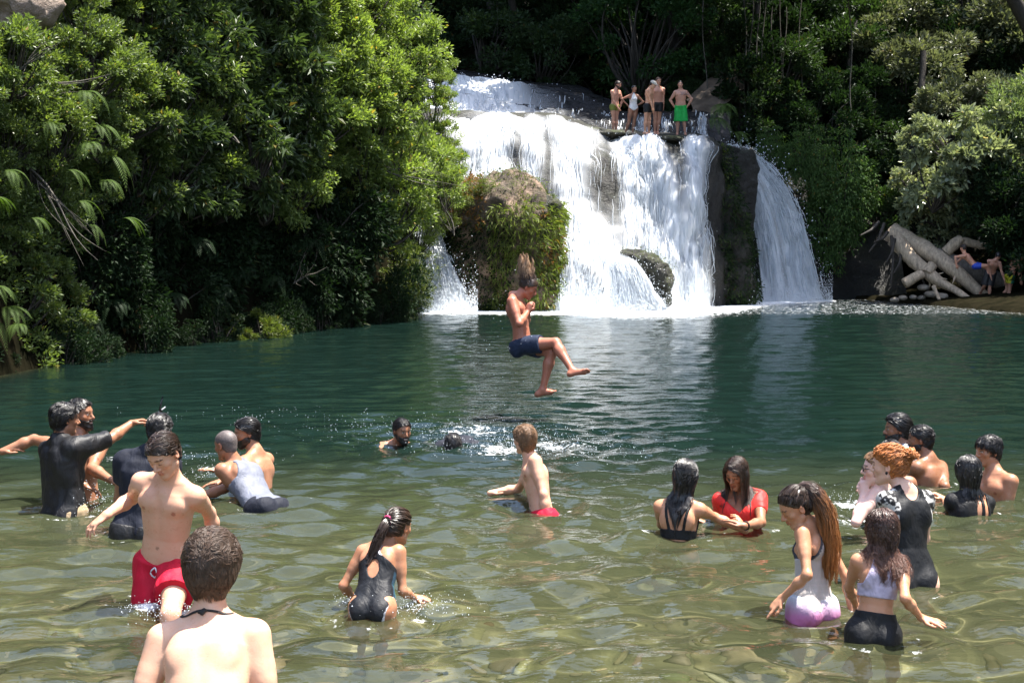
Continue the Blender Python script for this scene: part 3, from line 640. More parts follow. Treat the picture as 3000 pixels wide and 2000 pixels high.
def forest():
    g = np.random.default_rng(21)
    kinds = {
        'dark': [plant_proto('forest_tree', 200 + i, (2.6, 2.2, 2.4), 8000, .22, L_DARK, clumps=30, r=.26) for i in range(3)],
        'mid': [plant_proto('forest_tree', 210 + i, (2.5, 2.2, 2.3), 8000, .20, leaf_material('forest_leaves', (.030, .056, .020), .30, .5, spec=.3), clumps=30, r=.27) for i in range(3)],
        'grey': [plant_proto('open_crowned_tree', 220 + i, (2.4, 2.1, 2.2), 6500, .22, L_GREY, clumps=20, r=.26, hollow=.35) for i in range(2)],
        'pale': [plant_proto('pale_shrub', 230 + i, (1.5, 1.2, 1.5), 1500, .25, L_PALE, clumps=20, r=.26, aspect=.6, droop=.25) for i in range(2)],
        'round': [plant_proto('round_bush', 240, (2.2, 2.0, 2.2), 14000, .15, leaf_material('fine_leaves', (.032, .075, .024), .3, .5, spec=.2), clumps=60, r=.22, hollow=.75)],
        'hang': [plant_proto('hanging_bush', 250 + i, (1.15, 1.0, 1.6), 7000, .12, leaf_material('creeper_leaves', (.065, .120, .034), .35, .55, spec=.2), clumps=34, r=.26, hang=1.1, hollow=.6) for i in range(2)],
    }
    lab = {'dark': ('dark evergreen tree in the shaded forest above the falls', 'tree', 'dark forest trees behind the falls'), 'mid': ('mid green tree in the forest behind the falls', 'tree', 'mid green forest trees'),
           'grey': ('grey-green open-crowned tree with sunlit clumps at the upper right', 'tree', 'open-crowned trees at the upper right'), 'pale': ('pale large-leaved shrub catching the sun above the driftwood', 'shrub', 'pale shrubs above the driftwood'),
           'hang': ('green creeper hanging down the dark rock right of the falls', 'plant', 'creepers right of the falls')}
    def put(k, x, y, Y, s=1., l=None):
        p = kinds[k][g.integers(len(kinds[k]))]; L = l or lab.get(k)
        put_plant(p, at(x, y, Y), g.random() * 6.3, s, *(l or L))
    # rows of trees climbing the slope behind the falls
    for row, (y0, Y0, s) in enumerate(((235, 57, .85), (140, 59.5, 1.), (40, 62, 1.1), (-70, 65, 1.2), (-200, 69, 1.3), (-340, 73, 1.4), (-480, 77, 1.5))):
        for x0 in range(1130, 2330, 150 if row < 4 else 190):
            x = x0 + g.normal() * 30 + 60 * (row % 2); y = y0 + g.normal() * 22
            if row == 0 and 1960 < x < 2180: continue
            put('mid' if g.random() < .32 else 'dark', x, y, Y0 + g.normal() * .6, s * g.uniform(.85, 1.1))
    for row, (y0, Y0, s) in enumerate(((640, 50.8, .55), (540, 51.3, .7), (430, 52.2, .8), (320, 53.5, .85), (210, 55, .95), (100, 57, 1.), (-20, 59, 1.1), (-160, 62, 1.2), (-320, 66, 1.3), (-480, 69, 1.4))):
        for x0 in range(2200, 3150, 130 if row < 6 else 170):
            x = x0 + g.normal() * 25 + 50 * (row % 2); y = y0 + g.normal() * 20
            if x > 2480 and y < -100 and g.random() < .6: continue
            if y > 300 and x < 2290 + (y - 300) * .35: continue
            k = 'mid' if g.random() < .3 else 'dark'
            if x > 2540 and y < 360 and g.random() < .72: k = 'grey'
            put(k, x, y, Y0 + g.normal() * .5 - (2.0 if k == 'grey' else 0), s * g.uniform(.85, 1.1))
    put('round', 1905, 105, 54.5, 1.25, ('large round fine-leaved bush hanging above the bathers on the lip', 'bush', None))
    [put('mid', x_, y_, 53.2, .36) for x_, y_ in ((2015, 275), (2190, 215), (2165, 250), (2090, 195), (2050, 250), (2010, 330))]; put('mid', 1610, 160, 55.5, .7); put('mid', 1450, 120, 56, .8); put('mid', 2080, 60, 55.5, .8); put('mid', 2200, 330, 52, .7); put('mid', 2260, 220, 53, .8)
    for x, y, s in ((2450, 500, 1.05), (2440, 610, .9), (2400, 450, .7), (2510, 560, .7), (2330, 430, .6), (2260, 440, .5)): put('hang', x, y, 48.8, s)
    for x, y, s in ((2760, 490, 1.0), (2850, 470, .9), (2740, 580, 1.0), (2820, 610, .9), (2790, 390, .8), (2880, 560, .8), (2700, 660, .6), (2760, 690, .55), (2920, 440, .8), (2680, 420, .5), (2850, 680, .5), (2670, 560, .5)): put('pale', x, y - (40 if y > 540 else 0), 45.8 if y < 540 else 47.4, s)
    wl = [plant_proto('willowy_bush', 260 + i, (1.5, 1.3, 1.6), 7000, .17, leaf_material('willowy_leaves', (.14, .18, .09), .4, .35), clumps=40, r=.24, aspect=.25, hang=.3) for i in range(2)]
    for i, (x, y, s) in enumerate(((2960, 430, 1.15), (3010, 560, 1.3), (2920, 610, .9), (3000, 690, .9), (3060, 380, 1.2))): put_plant(wl[i % 2], at(x, y - 20, 46.4), i, s, 'silvery willowy bush at the right edge over the bank', 'bush', 'willowy bushes at the right edge')
    # a big tree whose crown hangs over and shades the right fall
    # tall canopy trees over the slope: their shade keeps the forest dark
    def canopy(x, z, Y, s, base):
        r = empty('canopy_tree', base); t0 = np.array(base, float); c = np.array([x, Y, z]); t = np.linspace(0, 1, 10)[:, None]
        P = t0 + (c - t0) * t + np.array([.3, .2, 0]) * np.sin(t * 6); V, F, _ = tubes((P - t0)[None], np.array([.16]), False, 8, lambda q: 1.2 - .5 * q); k = mesh_np('trunk', V, F, BARK); k.parent = r
        for o_ in ((0, 0, 0), (2.6, .6, .8), (-2.4, .4, .5)):
            for cc in kinds['mid'][g.integers(3)][1:]:
                k = cc.copy(); k.name = 'crown' if cc.name.startswith('foliage') else 'limbs'; col.objects.link(k); k.parent = r; k.location = Vector(c + np.array(o_) * s - t0); k.scale = (s,) * 3; k.rotation_euler = (0, 0, float(g.random() * 6))
        tag(r, 'tall canopy tree shading the forest slope behind the falls', 'tree', 'canopy trees above the forest')
    for i, x in enumerate(np.arange(-7, 8, 6.2)):
        Y = 55.5 if x < 5 else 52.5
        canopy(x + g.normal() * .4, 16.2 + g.random() * 1.5, Y, 1.25, (x + 1.2, Y + 4.5, 7.5)); canopy(x + 2, 19.5 + g.random(), Y + 5, 1.35, (x + 2.4, Y + 8, 9))
    # a tall tree leaning out over the right fall and shading it
    r = empty('leaning_tree', at(3230, 640, 52.5)); t0 = np.array(r.location); t = np.linspace(0, 1, 14)[:, None]
    e = at(2380, -330, 46.5); P = t0 + (e - t0) * t + np.array([.5, .5, 4.2]) * np.sin(t * math.pi)
    V, F, _ = tubes((P - t0)[None], np.array([.30]), False, 10, lambda q: 1.1 - .65 * q); k = mesh_np('trunk', V, F, BARK); k.parent = r
    for x, y, Y, s in ((2330, -270, 45.6, 1.1), (2480, -290, 46.5, 1.15), (2230, -350, 47.0, 1.0), (2400, -420, 48, 1.2), (2600, -250, 47.5, 1.0), (2200, -230, 49.5, .9)):
        for c in kinds['mid'][g.integers(3)][1:]:
            k = c.copy(); k.name = 'crown' if c.name.startswith('foliage') else 'limbs'; col.objects.link(k); k.parent = r; k.location = Vector(at(x, y, Y) - t0); k.scale = (s,) * 3; k.rotation_euler = (0, 0, float(g.random() * 6))
    tag(r, 'tall tree leaning over the shaded right fall from the right bank', 'tree')
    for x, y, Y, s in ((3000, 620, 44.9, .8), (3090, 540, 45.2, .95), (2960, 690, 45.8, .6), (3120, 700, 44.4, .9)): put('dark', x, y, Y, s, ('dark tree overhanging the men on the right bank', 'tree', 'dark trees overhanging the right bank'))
    # trunks
    for i, (x, y0, y1, Y, r) in enumerate(((2010, -60, 190, 57.5, .16), (2215, -60, 300, 55, .12), (2480, 60, 420, 53, .10), (2690, 150, 620, 50.5, .16), (1420, -60, 200, 58, .18), (1700, -40, 200, 58.5, .14), (2900, 560, 760, 47, .10))):
        a, b = at(x, y1, Y), at(x + g.normal() * 20, y0, Y + 1); t = np.linspace(0, 1, 10)[:, None]; P = a + (b - a) * t + np.sin(t * 5 + i)[:, :1] * np.array([.12, .05, 0])
        V, F, _ = tubes(P[None], np.array([r]), False, 8, lambda q: 1.15 - .4 * q); o = mesh_np('tree_trunk', V - a, F, BARK); o.location = a; tag(o, 'thin dark trunk standing in the shaded forest', 'tree trunk', 'bare trunks in the forest')
    # hanging vines
    for i, x in enumerate((2205, 2222, 2240, 2262, 2290, 2488, 2180, 2300, 2345, 2060)):
        Y = 52.2 if x < 2400 else 49.8; a = at(x, -40 + 20 * (i % 4), Y); b = at(x + g.normal() * 8, 250 + g.random() * 180, Y - .3); t = np.linspace(0, 1, 14)[:, None]
        P = a + (b - a) * t + np.sin(t * 7 + i)[:, :1] * np.array([.07, .04, 0]); V, F, _ = tubes(P[None], np.array([.022]), False, 4); o = mesh_np('vine', V - a, F, BARK_GREY); o.location = a; tag(o, 'thin bare vine hanging in front of the dark forest', 'vine', 'vines hanging in the forest')
    # trodden earth slope right of the lip
    G = interp_rows([[(2010, 290, 51.6), (2080, 230, 52.6), (2160, 180, 53.6)], [(2030, 318, 50.8), (2100, 275, 51.6), (2175, 205, 52.8)], [(2010, 350, 50), (2090, 330, 50.6), (2180, 260, 51.8)]], 40, 40); G = G + vnoise(G.reshape(-1, 3), 2, 44, 3).reshape(40, 40)[..., None] * np.array([0, -.1, .06])
    m = NT('trodden_earth'); n = m.noise(2.5, 5, .6, m.coords('Object')); m.link(m.ramp(n.outputs[0], [(.3, (.05, .036, .024)), (.7, (.15, .11, .078))]).outputs[0], m.b.inputs['Base Color']); m.b.inputs['Roughness'].default_value = .9
    structure(mesh_np('dirt_path', G.reshape(-1, 3), grid_faces(40, 40), m.m))
def surface_plants(g, P, N, n, leaf, mat, name, hang=.3, aspect=.4, up=.2, sel=None):
    w = np.ones(len(P)) if sel is None else sel.astype(float)
    c = g.choice(len(P), n, p=w / w.sum()); s = leaf * g.uniform(.5, 1.4, n)
    D = N[c] * .8 + g.normal(size=(n, 3)) * .5; D[:, 2] += up - hang
    V, F, t = leaves_from(P[c] + N[c] * (g.random((n, 1)) ** 2 * .22 - .03) + g.normal(size=(n, 3)) * .03, D, s, s * aspect, g, .25)
    return mesh_np(name, V, F, mat, False, None, {'tone': t}, link=True)
def rocks():
    g = np.random.default_rng(31)
    # the overgrown rock between the falls
    c = at(1450, 720, 41.4)
    f = Field(c - 3.0, c + 3.0, .07); E = lambda x, y, Y, r, k=.4: f.add(p_ell(at(x, y, Y), np.eye(3), r, k))
    E(1470, 640, 41.6, (1.55, 1.2, 1.15)); E(1530, 760, 41.4, (1.15, 1.15, 1.5)); E(1430, 780, 41.6, (1.3, 1.1, 1.3)); E(1400, 870, 41.4, (1.0, 1.0, .7)); E(1560, 860, 41.3, (.85, .9, .8)); E(1340, 600, 42.2, (1.1, 1., .9)); E(1590, 640, 41.9, (.6, .7, .45)); E(1500, 560, 42.6, (1.0, .9, .5))
    P, Fq = f.mesh(); nn = vnoise(P, .9, 5, 4) * .55 + vnoise(P, 3.2, 15, 3) * .14; N = nrm_rows(f.grad(P)); P = P + N * nn[:, None]; base = np.array([c[0], c[1], 0])
    m = rock_material('mossy_rock_face', .15, ((.030, .024, .017), (.12, .085, .058), (.36, .24, .17)), .75)
    o = mesh_np('mossy_rock', P - base, Fq, m); o.location = base; tag(o, 'big rock overgrown with grass and moss between the side fall and the main falls', 'rock')
    px = P[:, 0] / P[:, 1] * F_PX + 1500; pz = P[:, 2]; front = (N[:, 1] < .3)
    top = at(1500, 620, 41.4)[2]
    for nm, n, lf, mt, hang, asp, sel in (('small_plants', 7000, .075, L_MOSS, .3, .45, (N[:, 1] < .6) & (vnoise(P, 1.3, 13) > np.where((pz > top + .1) | (px > 1610), -.28, -.85))), ('hanging_grass', 5200, .22, L_GRASS, .9, .09, front & (px > 1440) & (pz < top + .2) & (vnoise(P, 1.1, 6) > -.1)), ('rusty_plants', 2600, .12, L_RUST, .5, .35, front & (((px > 1575) & (pz < top)) | ((px < 1420) & (pz > top - .7))) & (vnoise(P, 1.3, 7) > -.05)), ('shade_plants', 4200, .10, L_DARK, .5, .45, front & (pz < top - .3) & (px < 1500))):
        k = surface_plants(g, P, N, n, lf, mt, nm, hang, asp, .2, sel); k.data.transform(Matrix.Translation(-Vector(base))); k.parent = o
    def boulder(name, label, parts, h=.05, seed=1, mat=None, amp=.10, cat='rock', group=None):
        q = [(at(x, y, Y), r) for x, y, Y, r in parts]; lo = np.min([a - np.array(r) for a, r in q], 0) - .3; hi = np.max([a + np.array(r) for a, r in q], 0) + .3
        f = Field(lo, hi, h); [f.add(p_ell(a, np.eye(3), r, .25)) for a, r in q]; P, Fq = f.mesh(); N = nrm_rows(f.grad(P)); P = P + N * (vnoise(P, 2.2, seed, 4) * amp)[:, None]
        b = q[0][0]; o = mesh_np(name, P - b, Fq, mat or ROCK); o.location = b; tag(o, label, cat, group); return o, P, N, b
    MB_ = rock_material('moss_boulder', .5, ((.006, .006, .004), (.016, .015, .008), (.05, .04, .018)), .4)
    o, P, N, b = boulder('mossy_boulder', 'dark mossy boulder parting the water at the foot of the main falls', ((1895, 765, 41.1, (.40, .5, .22)), (1930, 803, 41.0, (.33, .5, .38)), (1955, 855, 40.9, (.18, .5, .45)), (1855, 745, 41.3, (.33, .4, .13)), (1890, 850, 41.2, (.5, .4, .55))), mat=MB_, amp=.24, seed=9)
    k = surface_plants(g, P, N, 900, .035, L_MOSS, 'moss', .1, .7, .0, N[:, 2] > .25); k.data.transform(Matrix.Translation(-Vector(b))); k.parent = o
    boulder('ledge_rock', 'dark knob of rock above the sliding water beside the overgrown rock', ((1615, 600, 41.2, (.35, .4, .25)), (1585, 590, 41.4, (.3, .4, .22))), mat=MB_, seed=3)
    o, P, N, b = boulder('rock_buttress', 'near-black wet rock buttress dividing the main falls from the shaded fall', ((2090, 462, 45.6, (.36, .5, .40)), (2110, 520, 45.4, (.42, .6, .7)), (2128, 620, 45.0, (.50, .6, .9)), (2145, 730, 44.9, (.58, .6, .9)), (2155, 840, 44.6, (.66, .6, .7)), (2100, 760, 44.4, (.32, .5, .7))), .06, 40, ROCK, .3)
    top = P[:, 2] > 3.3
    for nm, n, lf, mt, sel in (('plants', 3200, .11, L_DARK, N[:, 1] < .3), ('creepers', 2600, .12, L_CREEP, (N[:, 1] < .4) & (vnoise(P, 1.2, 19) > -.1)), ('green_foliage', 1100, .11, L_MOSS, top & (P[:, 0] < 7.0))):
        k = surface_plants(g, P, N, n, lf, mt, nm, .5, .4, .1, sel); k.data.transform(Matrix.Translation(-Vector(b))); k.parent = o
    # moss hummocks on the lip
    for i, (x, y, Y, r) in enumerate(((1720, 384, 45.4, (.55, .3, .12)), (1790, 391, 45.2, (.5, .3, .12)), (1960, 408, 44.9, (.5, .3, .12)), (1500, 352, 45.5, (.5, .35, .12)))):
        o, P, N, b = boulder('moss_hummock', 'low mossy hummock on the lip of the main falls', ((x, y, Y, r),), .04, 10 + i, MB_, .05, 'rock', 'moss hummocks on the lip')
    # stones of the right bank
    for i, (x, y, r) in enumerate(((2705, 842, .28), (2730, 862, .33), (2760, 868, .26), (2700, 872, .2), (2675, 870, .16), (2645, 872, .2), (2785, 880, .22), (2740, 885, .18), (2620, 878, .2), (2880, 900, .25), (2830, 895, .2), (2960, 905, .3), (2935, 897, .22), (2990, 915, .3))):
        boulder('bank_stone', 'pale stone at the water\'s edge under the driftwood', ((x, y, 45.3 - .2 * (i % 3), (r * .75, r * .6, r * .42)),), .03, 20 + i, rock_material('bank_stone_grey', -.5, ((.10, .085, .065), (.24, .20, .155), (.40, .34, .27)), .75) if i == 0 else bpy.data.materials['bank_stone_grey'], .07, 'stone', 'stones under the driftwood')
def log(name, label, pts, r, Y=45, seed=1, side=None, mat=None, group=None):
    g = np.random.default_rng(seed)
    P = np.array([at(*p[:2], p[2] if len(p) > 2 else Y) for p in pts]); n = 26; t = np.linspace(0, len(P) - 1, n)
    Q = np.stack([np.interp(t, np.arange(len(P)), P[:, k]) for k in range(3)], 1)
    for _ in range(3): Q[1:-1] = (Q[:-2] + 2 * Q[1:-1] + Q[2:]) / 4
    V, F, al = tubes(Q[None], np.array([1.]), False, 14, lambda q: np.interp(q, np.linspace(0, 1, len(r)), r))
    Cn = np.repeat(Q, 14, 0); d = nrm_rows(V - Cn); V = V + d * (vnoise(np.stack([V[:, 0] * 1, V[:, 1], V[:, 2]], 1), 2.2, seed, 3) * .42 * np.repeat(np.interp(np.linspace(0, 1, n), np.linspace(0, 1, len(r)), r), 14))[:, None]
    # close the ends
    V = np.concatenate([V, Q[:1], Q[-1:]]); a = np.arange(14); b = (a + 1) % 14
    caps = np.concatenate([np.stack([b, a, np.full(14, len(V) - 2)], 1), np.stack([a + 14 * (n - 1), b + 14 * (n - 1), np.full(14, len(V) - 1)], 1)])
    o = mesh_np(name, V - Q[0], [F, caps], mat or WOOD); o.location = Q[0]; tag(o, label, 'log', group)
    if len(pts) > 3 and not group:
        for k in range(4):
            q = int(g.integers(4, n - 4)); T = nrm(Q[q + 1] - Q[q - 1]); d0 = nrm(np.cross(T, g.normal(size=3)) + T * .7); ln = g.uniform(.25, .7); tt = np.linspace(0, 1, 6)[:, None]
            sv, sf, _ = tubes((Q[q] - Q[0] + d0 * ln * tt + g.normal(size=3) * .06 * tt ** 2)[None], np.array([.055]), True, 6); b = mesh_np('broken_branch', sv, sf, mat or WOOD); b.parent = o
    return o
def driftwood():
    log('driftwood_log', 'long pale driftwood log running down to the waterline, lowest of the pile', [(2625, 700, 46.2), (2670, 760, 45.8), (2732, 813, 45.2), (2799, 851, 44.8), (2868, 893, 44.2)], [.28, .25, .20, .15, .07], seed=1)
    log('driftwood_log', 'thick driftwood trunk above the long low log, sloping from the roots to the dark bank', [(2610, 680, 46.8), (2684, 722, 46.2), (2751, 757, 45.6), (2799, 793, 45.2), (2880, 868, 44.8), (2960, 900, 44.6)], [.34, .32, .28, .24, .18, .09], seed=2)
    log('driftwood_log', 'huge grey trunk lying behind the others with a man leaning over it', [(2740, 742, 45.8), (2827, 788, 45.7), (2900, 812, 45.6), (3020, 850, 45.4)], [.24, .32, .30, .22], seed=3, mat=bark_material('grey_driftwood', (.17, .145, .12)))
    log('driftwood_branch', 'stub of a branch sticking up from the driftwood beside the man in blue shorts', [(2772, 740, 45.6), (2800, 712, 45.5), (2818, 698, 45.5)], [.2, .18, .12], seed=4)
    log('driftwood_branch', 'curved bare branch bending right above the man in blue shorts', [(2812, 720, 45.6), (2825, 708, 45.6), (2850, 714, 45.6), (2900, 726, 45.6)], [.14, .16, .14, .10], seed=5)
    log('driftwood_log', 'short broken log lying under the pile, pointing down left', [(2648, 830, 45), (2675, 815, 45), (2700, 804, 45.1)], [.17, .18, .16], seed=6)
    log('driftwood_branch', 'thin bleached stick propped against the stones', [(2735, 838, 44.8), (2745, 862, 44.6), (2752, 878, 44.4)], [.07, .06, .05], seed=7)
    log('driftwood_log', 'stub of wood standing between the two sloping trunks', [(2715, 800, 45.2), (2732, 775, 45.3)], [.18, .16], seed=8)
    for i, (a, b) in enumerate((((2600, 680), (2560, 710)), ((2620, 700), (2596, 770)), ((2612, 690), (2609, 840)), ((2640, 740), (2618, 800)), ((2575, 650), (2520, 690)), ((2590, 655), (2545, 740)), ((2660, 735), (2720, 860)))):
        log('dead_root', 'grey dead root hanging from the upturned end of the trunks', [(*a, 45.9), ((a[0] + b[0]) / 2 + 6, (a[1] + b[1]) / 2 + 4, 45.6), (*b, 45.5)], [.06, .045, .02], seed=20 + i, mat=BARK, group='dead roots of the driftwood')
def pebbles():
    g = np.random.default_rng(77); n = 1400
    Y = 3.2 + 5.2 * g.random(n) ** 1.3; X = g.uniform(-.46, .46, n) * Y; r = .02 + .075 * g.random(n) ** 3
    a = np.linspace(0, 2 * math.pi, 9)[:-1]; b = np.array([-1., -.45, .15, .65, .95]); rad = np.sqrt(np.clip(1 - b ** 2, .02, 1))
    base = np.stack([np.outer(rad, np.cos(a)), np.outer(rad, np.sin(a)), np.outer(b, np.ones(8))], -1).reshape(-1, 3)
    V = base[None] * (1 + .16 * g.normal(size=(n, 40, 1))) * (r[:, None] * np.stack([g.uniform(.8, 1.5, n), g.uniform(.8, 1.3, n), g.uniform(.35, .6, n)], 1))[:, None, :]
    z = ground_h(X, Y); V = V + np.stack([X, Y, z + r * .12], 1)[:, None]
    i = np.arange(40).reshape(5, 8); q = np.concatenate([np.stack([i[:-1, k], i[:-1, (k + 1) % 8], i[1:, (k + 1) % 8], i[1:, k]], -1) for k in range(8)])
    F = (q[None] + (np.arange(n) * 40)[:, None, None]).reshape(-1, 4); top = np.array([[32, 33, 34, 35], [32, 35, 36, 39], [36, 37, 38, 39]]); F2 = (top[None] + (np.arange(n) * 40)[:, None, None]).reshape(-1, 4)
    c = np.array([.16, .135, .07]) * g.uniform(.4, 1.7, (n, 1)) * np.array([1, 1, 1]) + g.normal(size=(n, 3)) * .012
    m = NT('pebble'); m.link(m.attr('col').outputs[0], m.b.inputs['Base Color']); m.b.inputs['Roughness'].default_value = .7
    stuff(mesh_np('bed_pebbles', V.reshape(-1, 3), [F, F2], m.m, True, None, {'col': np.repeat(np.clip(c, .01, 1), 40, 0)}))
def held():
    """sunglasses in the raised hand"""
    h = HOLD; W, E = h.AR[2], h.AR[3]; d = nrm(E - W); c = E + d * .035
    side = nrm(np.cross(d, UP)); parts = []
    t = np.linspace(0, 1, 8)[:, None]
    V1, F1, _ = tubes((c + d * .02 + UP * .135 * t + side * .02 * np.sin(t * 3) + d * .03 * t ** 2)[None], np.array([.0075]), False, 5)
    o = mesh_np('sunglasses', V1 - c, F1, M_GLASS); o.location = c; tag(o, 'dark sunglasses held up in the raised hand of the man in the black shirt', 'sunglasses')
    V2, F2, _ = tubes((c - d * .03 + (d * .10 + UP * .045) * t)[None], np.array([.0065]), False, 5); k = mesh_np('temple', V2 - c, F2, M_METAL); k.parent = o
    for q in (0, 1):
        f = Field(c - .09, c + .09, .005); f.add(p_ell(c + UP * (.035 + .055 * q) + d * .03, np.stack([d, side, UP]), (.008, .022, .026), .004)); P, Fq = f.mesh(); k = mesh_np('lens', P - c, Fq, M_GLASS); k.parent = o
# ---------------------------------------------------------------- people: one continuous skin surface per body, grown from a signed distance field
class Field:
    def __init__(s, lo, hi, h):
        s.h = h; s.lo = np.asarray(lo, float)
        n = np.ceil((np.asarray(hi) - s.lo) / h).astype(int) + 1
        s.n = n; s.ax = [s.lo[k] + h * np.arange(n[k]) for k in range(3)]
        s.v = np.full(tuple(n), .35, np.float32)
    def sl(s, lo, hi):
        a = np.clip(np.floor((np.asarray(lo) - s.lo) / s.h).astype(int), 0, s.n)
        b = np.clip(np.ceil((np.asarray(hi) - s.lo) / s.h).astype(int) + 1, 0, s.n)
        return a, b
    def pts(s, a, b):
        x, y, z = (s.ax[k][a[k]:b[k]] for k in range(3))
        return np.stack(np.broadcast_arrays(x[:, None, None], y[None, :, None], z[None, None, :]), -1).reshape(-1, 3).astype(np.float32)
    def add(s, prim, off=0.0, extra_k=0.0):
        lo, hi, fn, k, sub = prim
        k = k + extra_k; m = k + 2 * s.h + off + .01
        a, b = s.sl(np.asarray(lo) - m, np.asarray(hi) + m)
        if np.any(b <= a): return
        sh = tuple(b - a)
        d = (fn(s.pts(a, b)) - off).reshape(sh)
        r = s.v[a[0]:b[0], a[1]:b[1], a[2]:b[2]]
        if sub:
            h = np.clip(.5 - .5 * (r + d) / k, 0, 1); n = r * (1 - h) - d * h + k * h * (1 - h)
        else:
            h = np.clip(.5 + .5 * (d - r) / k, 0, 1); n = d * (1 - h) + r * h - k * h * (1 - h)
        s.v[a[0]:b[0], a[1]:b[1], a[2]:b[2]] = n
    def sample(s, P):
        q = (P - s.lo) / s.h
        i = np.clip(np.floor(q).astype(int), 0, s.n - 2); f = np.clip(q - i, 0, 1)
        out = 0
        for c in range(8):
            o = np.array([c & 1, c >> 1 & 1, c >> 2 & 1])
            w = np.prod(np.where(o, f, 1 - f), 1); j = i + o
            out = out + w * s.v[j[:, 0], j[:, 1], j[:, 2]]
        return out
    def grad(s, P):
        e = s.h
        return np.stack([s.sample(P + np.eye(3)[k] * e) - s.sample(P - np.eye(3)[k] * e) for k in range(3)], 1) / (2 * e)
    def mesh(s):
        v = s.v; ins = v < 0
        cnt = np.zeros(tuple(s.n - 1), np.int8)
        for c in range(8):
            o = (c & 1, c >> 1 & 1, c >> 2 & 1)
            cnt += ins[o[0]:o[0] + s.n[0] - 1, o[1]:o[1] + s.n[1] - 1, o[2]:o[2] + s.n[2] - 1]
        act = np.argwhere((cnt > 0) & (cnt < 8))
        idx = np.full(tuple(s.n - 1), -1, np.int32); idx[act[:, 0], act[:, 1], act[:, 2]] = np.arange(len(act))
        offs = np.array([[c & 1, c >> 1 & 1, c >> 2 & 1] for c in range(8)])
        cv = np.stack([v[act[:, 0] + o[0], act[:, 1] + o[1], act[:, 2] + o[2]] for o in offs], 1)
        acc = np.zeros((len(act), 3)); n = np.zeros(len(act))
        for a in range(8):
            for ax in range(3):
                if not (a >> ax & 1):
                    b = a | (1 << ax)
                    va, vb = cv[:, a], cv[:, b]; m = (va < 0) != (vb < 0)
                    t = np.where(m, va / np.where(va == vb, 1, va - vb), 0)
                    p = offs[a] + np.outer(t, np.eye(3)[ax])
                    acc[m] += p[m]; n[m] += 1
        P = s.lo + (act + acc / np.maximum(n, 1)[:, None]) * s.h
        F = []
        for ax in range(3):
            sh = [slice(None)] * 3; sh2 = [slice(None)] * 3
            sh[ax] = slice(0, -1); sh2[ax] = slice(1, None)
            A, B = ins[tuple(sh)], ins[tuple(sh2)]
            e = np.argwhere(A != B); flip = A[e[:, 0], e[:, 1], e[:, 2]]
            u, w = (ax + 1) % 3, (ax + 2) % 3
            ok = (e[:, u] > 0) & (e[:, w] > 0) & (e[:, u] < s.n[u] - 1) & (e[:, w] < s.n[w] - 1)
            e = e[ok]; flip = flip[ok]
            q = []
            for du, dw in ((-1, -1), (0, -1), (0, 0), (-1, 0)):
                c = e.copy(); c[:, u] += du; c[:, w] += dw
                q.append(idx[c[:, 0], c[:, 1], c[:, 2]])
            q = np.stack(q, 1)
            q[~flip] = q[~flip][:, ::-1]
            F.append(q[(q >= 0).all(1)])
        return P, np.concatenate(F)

def p_cone(a, b, ra, rb, k=.02, sub=False):
    a = np.asarray(a, np.float32); b = np.asarray(b, np.float32); ba = b - a; L2 = max(float(ba @ ba), 1e-8); r = max(ra, rb)
    def fn(P):
        q = P - a; t = np.clip(q @ ba / L2, 0, 1)
        return np.sqrt(((q - t[:, None] * ba) ** 2).sum(1)) - (ra + (rb - ra) * t)
    return (np.minimum(a, b) - r, np.maximum(a, b) + r, fn, k, sub)
def p_ell(c, M, r, k=.02, sub=False):
    """ellipsoid: M rows are its axes"""
    c = np.asarray(c, np.float32); M = np.asarray(M, np.float32); r = np.asarray(r, np.float32); e = np.sqrt(((M.T * r) ** 2).sum(1))
    def fn(P):
        q = (P - c) @ M.T; a = q / r; k0 = np.sqrt((a * a).sum(1)) + 1e-6; k1 = np.sqrt(((a / r) ** 2).sum(1)) + 1e-6
        return k0 * (k0 - 1) / k1
    return (c - e, c + e, fn, k, sub)
def p_loft(c0, c1, cm, u0, u1, T, A, B, k=.03, n=2.3, tlo=0., thi=1., vshift=None):
    """body loft: axis is a quadratic curve c0-cm-c1, half widths A (sideways) and B (front-back) at stations T"""
    c0, c1, cm = (np.asarray(x, np.float32) for x in (c0, c1, cm))
    ax = c1 - c0; L = float(np.linalg.norm(ax)); axn = ax / L
    u0 = np.asarray(u0, np.float32); u1 = np.asarray(u1, np.float32)
    def coords(P):
        t = (P - c0) @ axn / L; tc = np.clip(t, tlo, thi)[:, None]; s = np.clip(tc, 0, 1)
        c = (1 - s) ** 2 * c0 + 2 * s * (1 - s) * cm + s * s * c1 + (tc - s) * ax
        u = u0 * (1 - s) + u1 * s; u = u - (u @ axn)[:, None] * axn; u /= np.linalg.norm(u, axis=1)[:, None] + 1e-6
        v = np.cross(axn[None, :], u)       # up x left ... gives back; forward = -v
        q = P - c
        return t, (q * u).sum(1), -(q * v).sum(1), tc[:, 0]
    def fn(P):
        t, U, V, tc = coords(P)
        a = np.interp(tc, T, A); b = np.interp(tc, T, B)
        if vshift is not None: V = V - np.interp(tc, T, vshift)
        q = (np.abs(U / a) ** n + np.abs(V / b) ** n) ** (1 / n)
        lat = (q - 1) * np.minimum(a, b)
        axl = np.maximum(tlo - t, t - thi) * L
        return np.where(axl > 0, np.hypot(np.maximum(lat, 0), axl), lat).astype(np.float32)
    r = max(max(A), max(B)) + .05
    lo = np.minimum(np.minimum(c0 + ax * tlo, c1 + ax * (thi - 1)), cm) - r; hi = np.maximum(np.maximum(c0 + ax * tlo, c1 + ax * (thi - 1)), cm) + r
    p = (lo, hi, fn, k, False)
    return p, coords

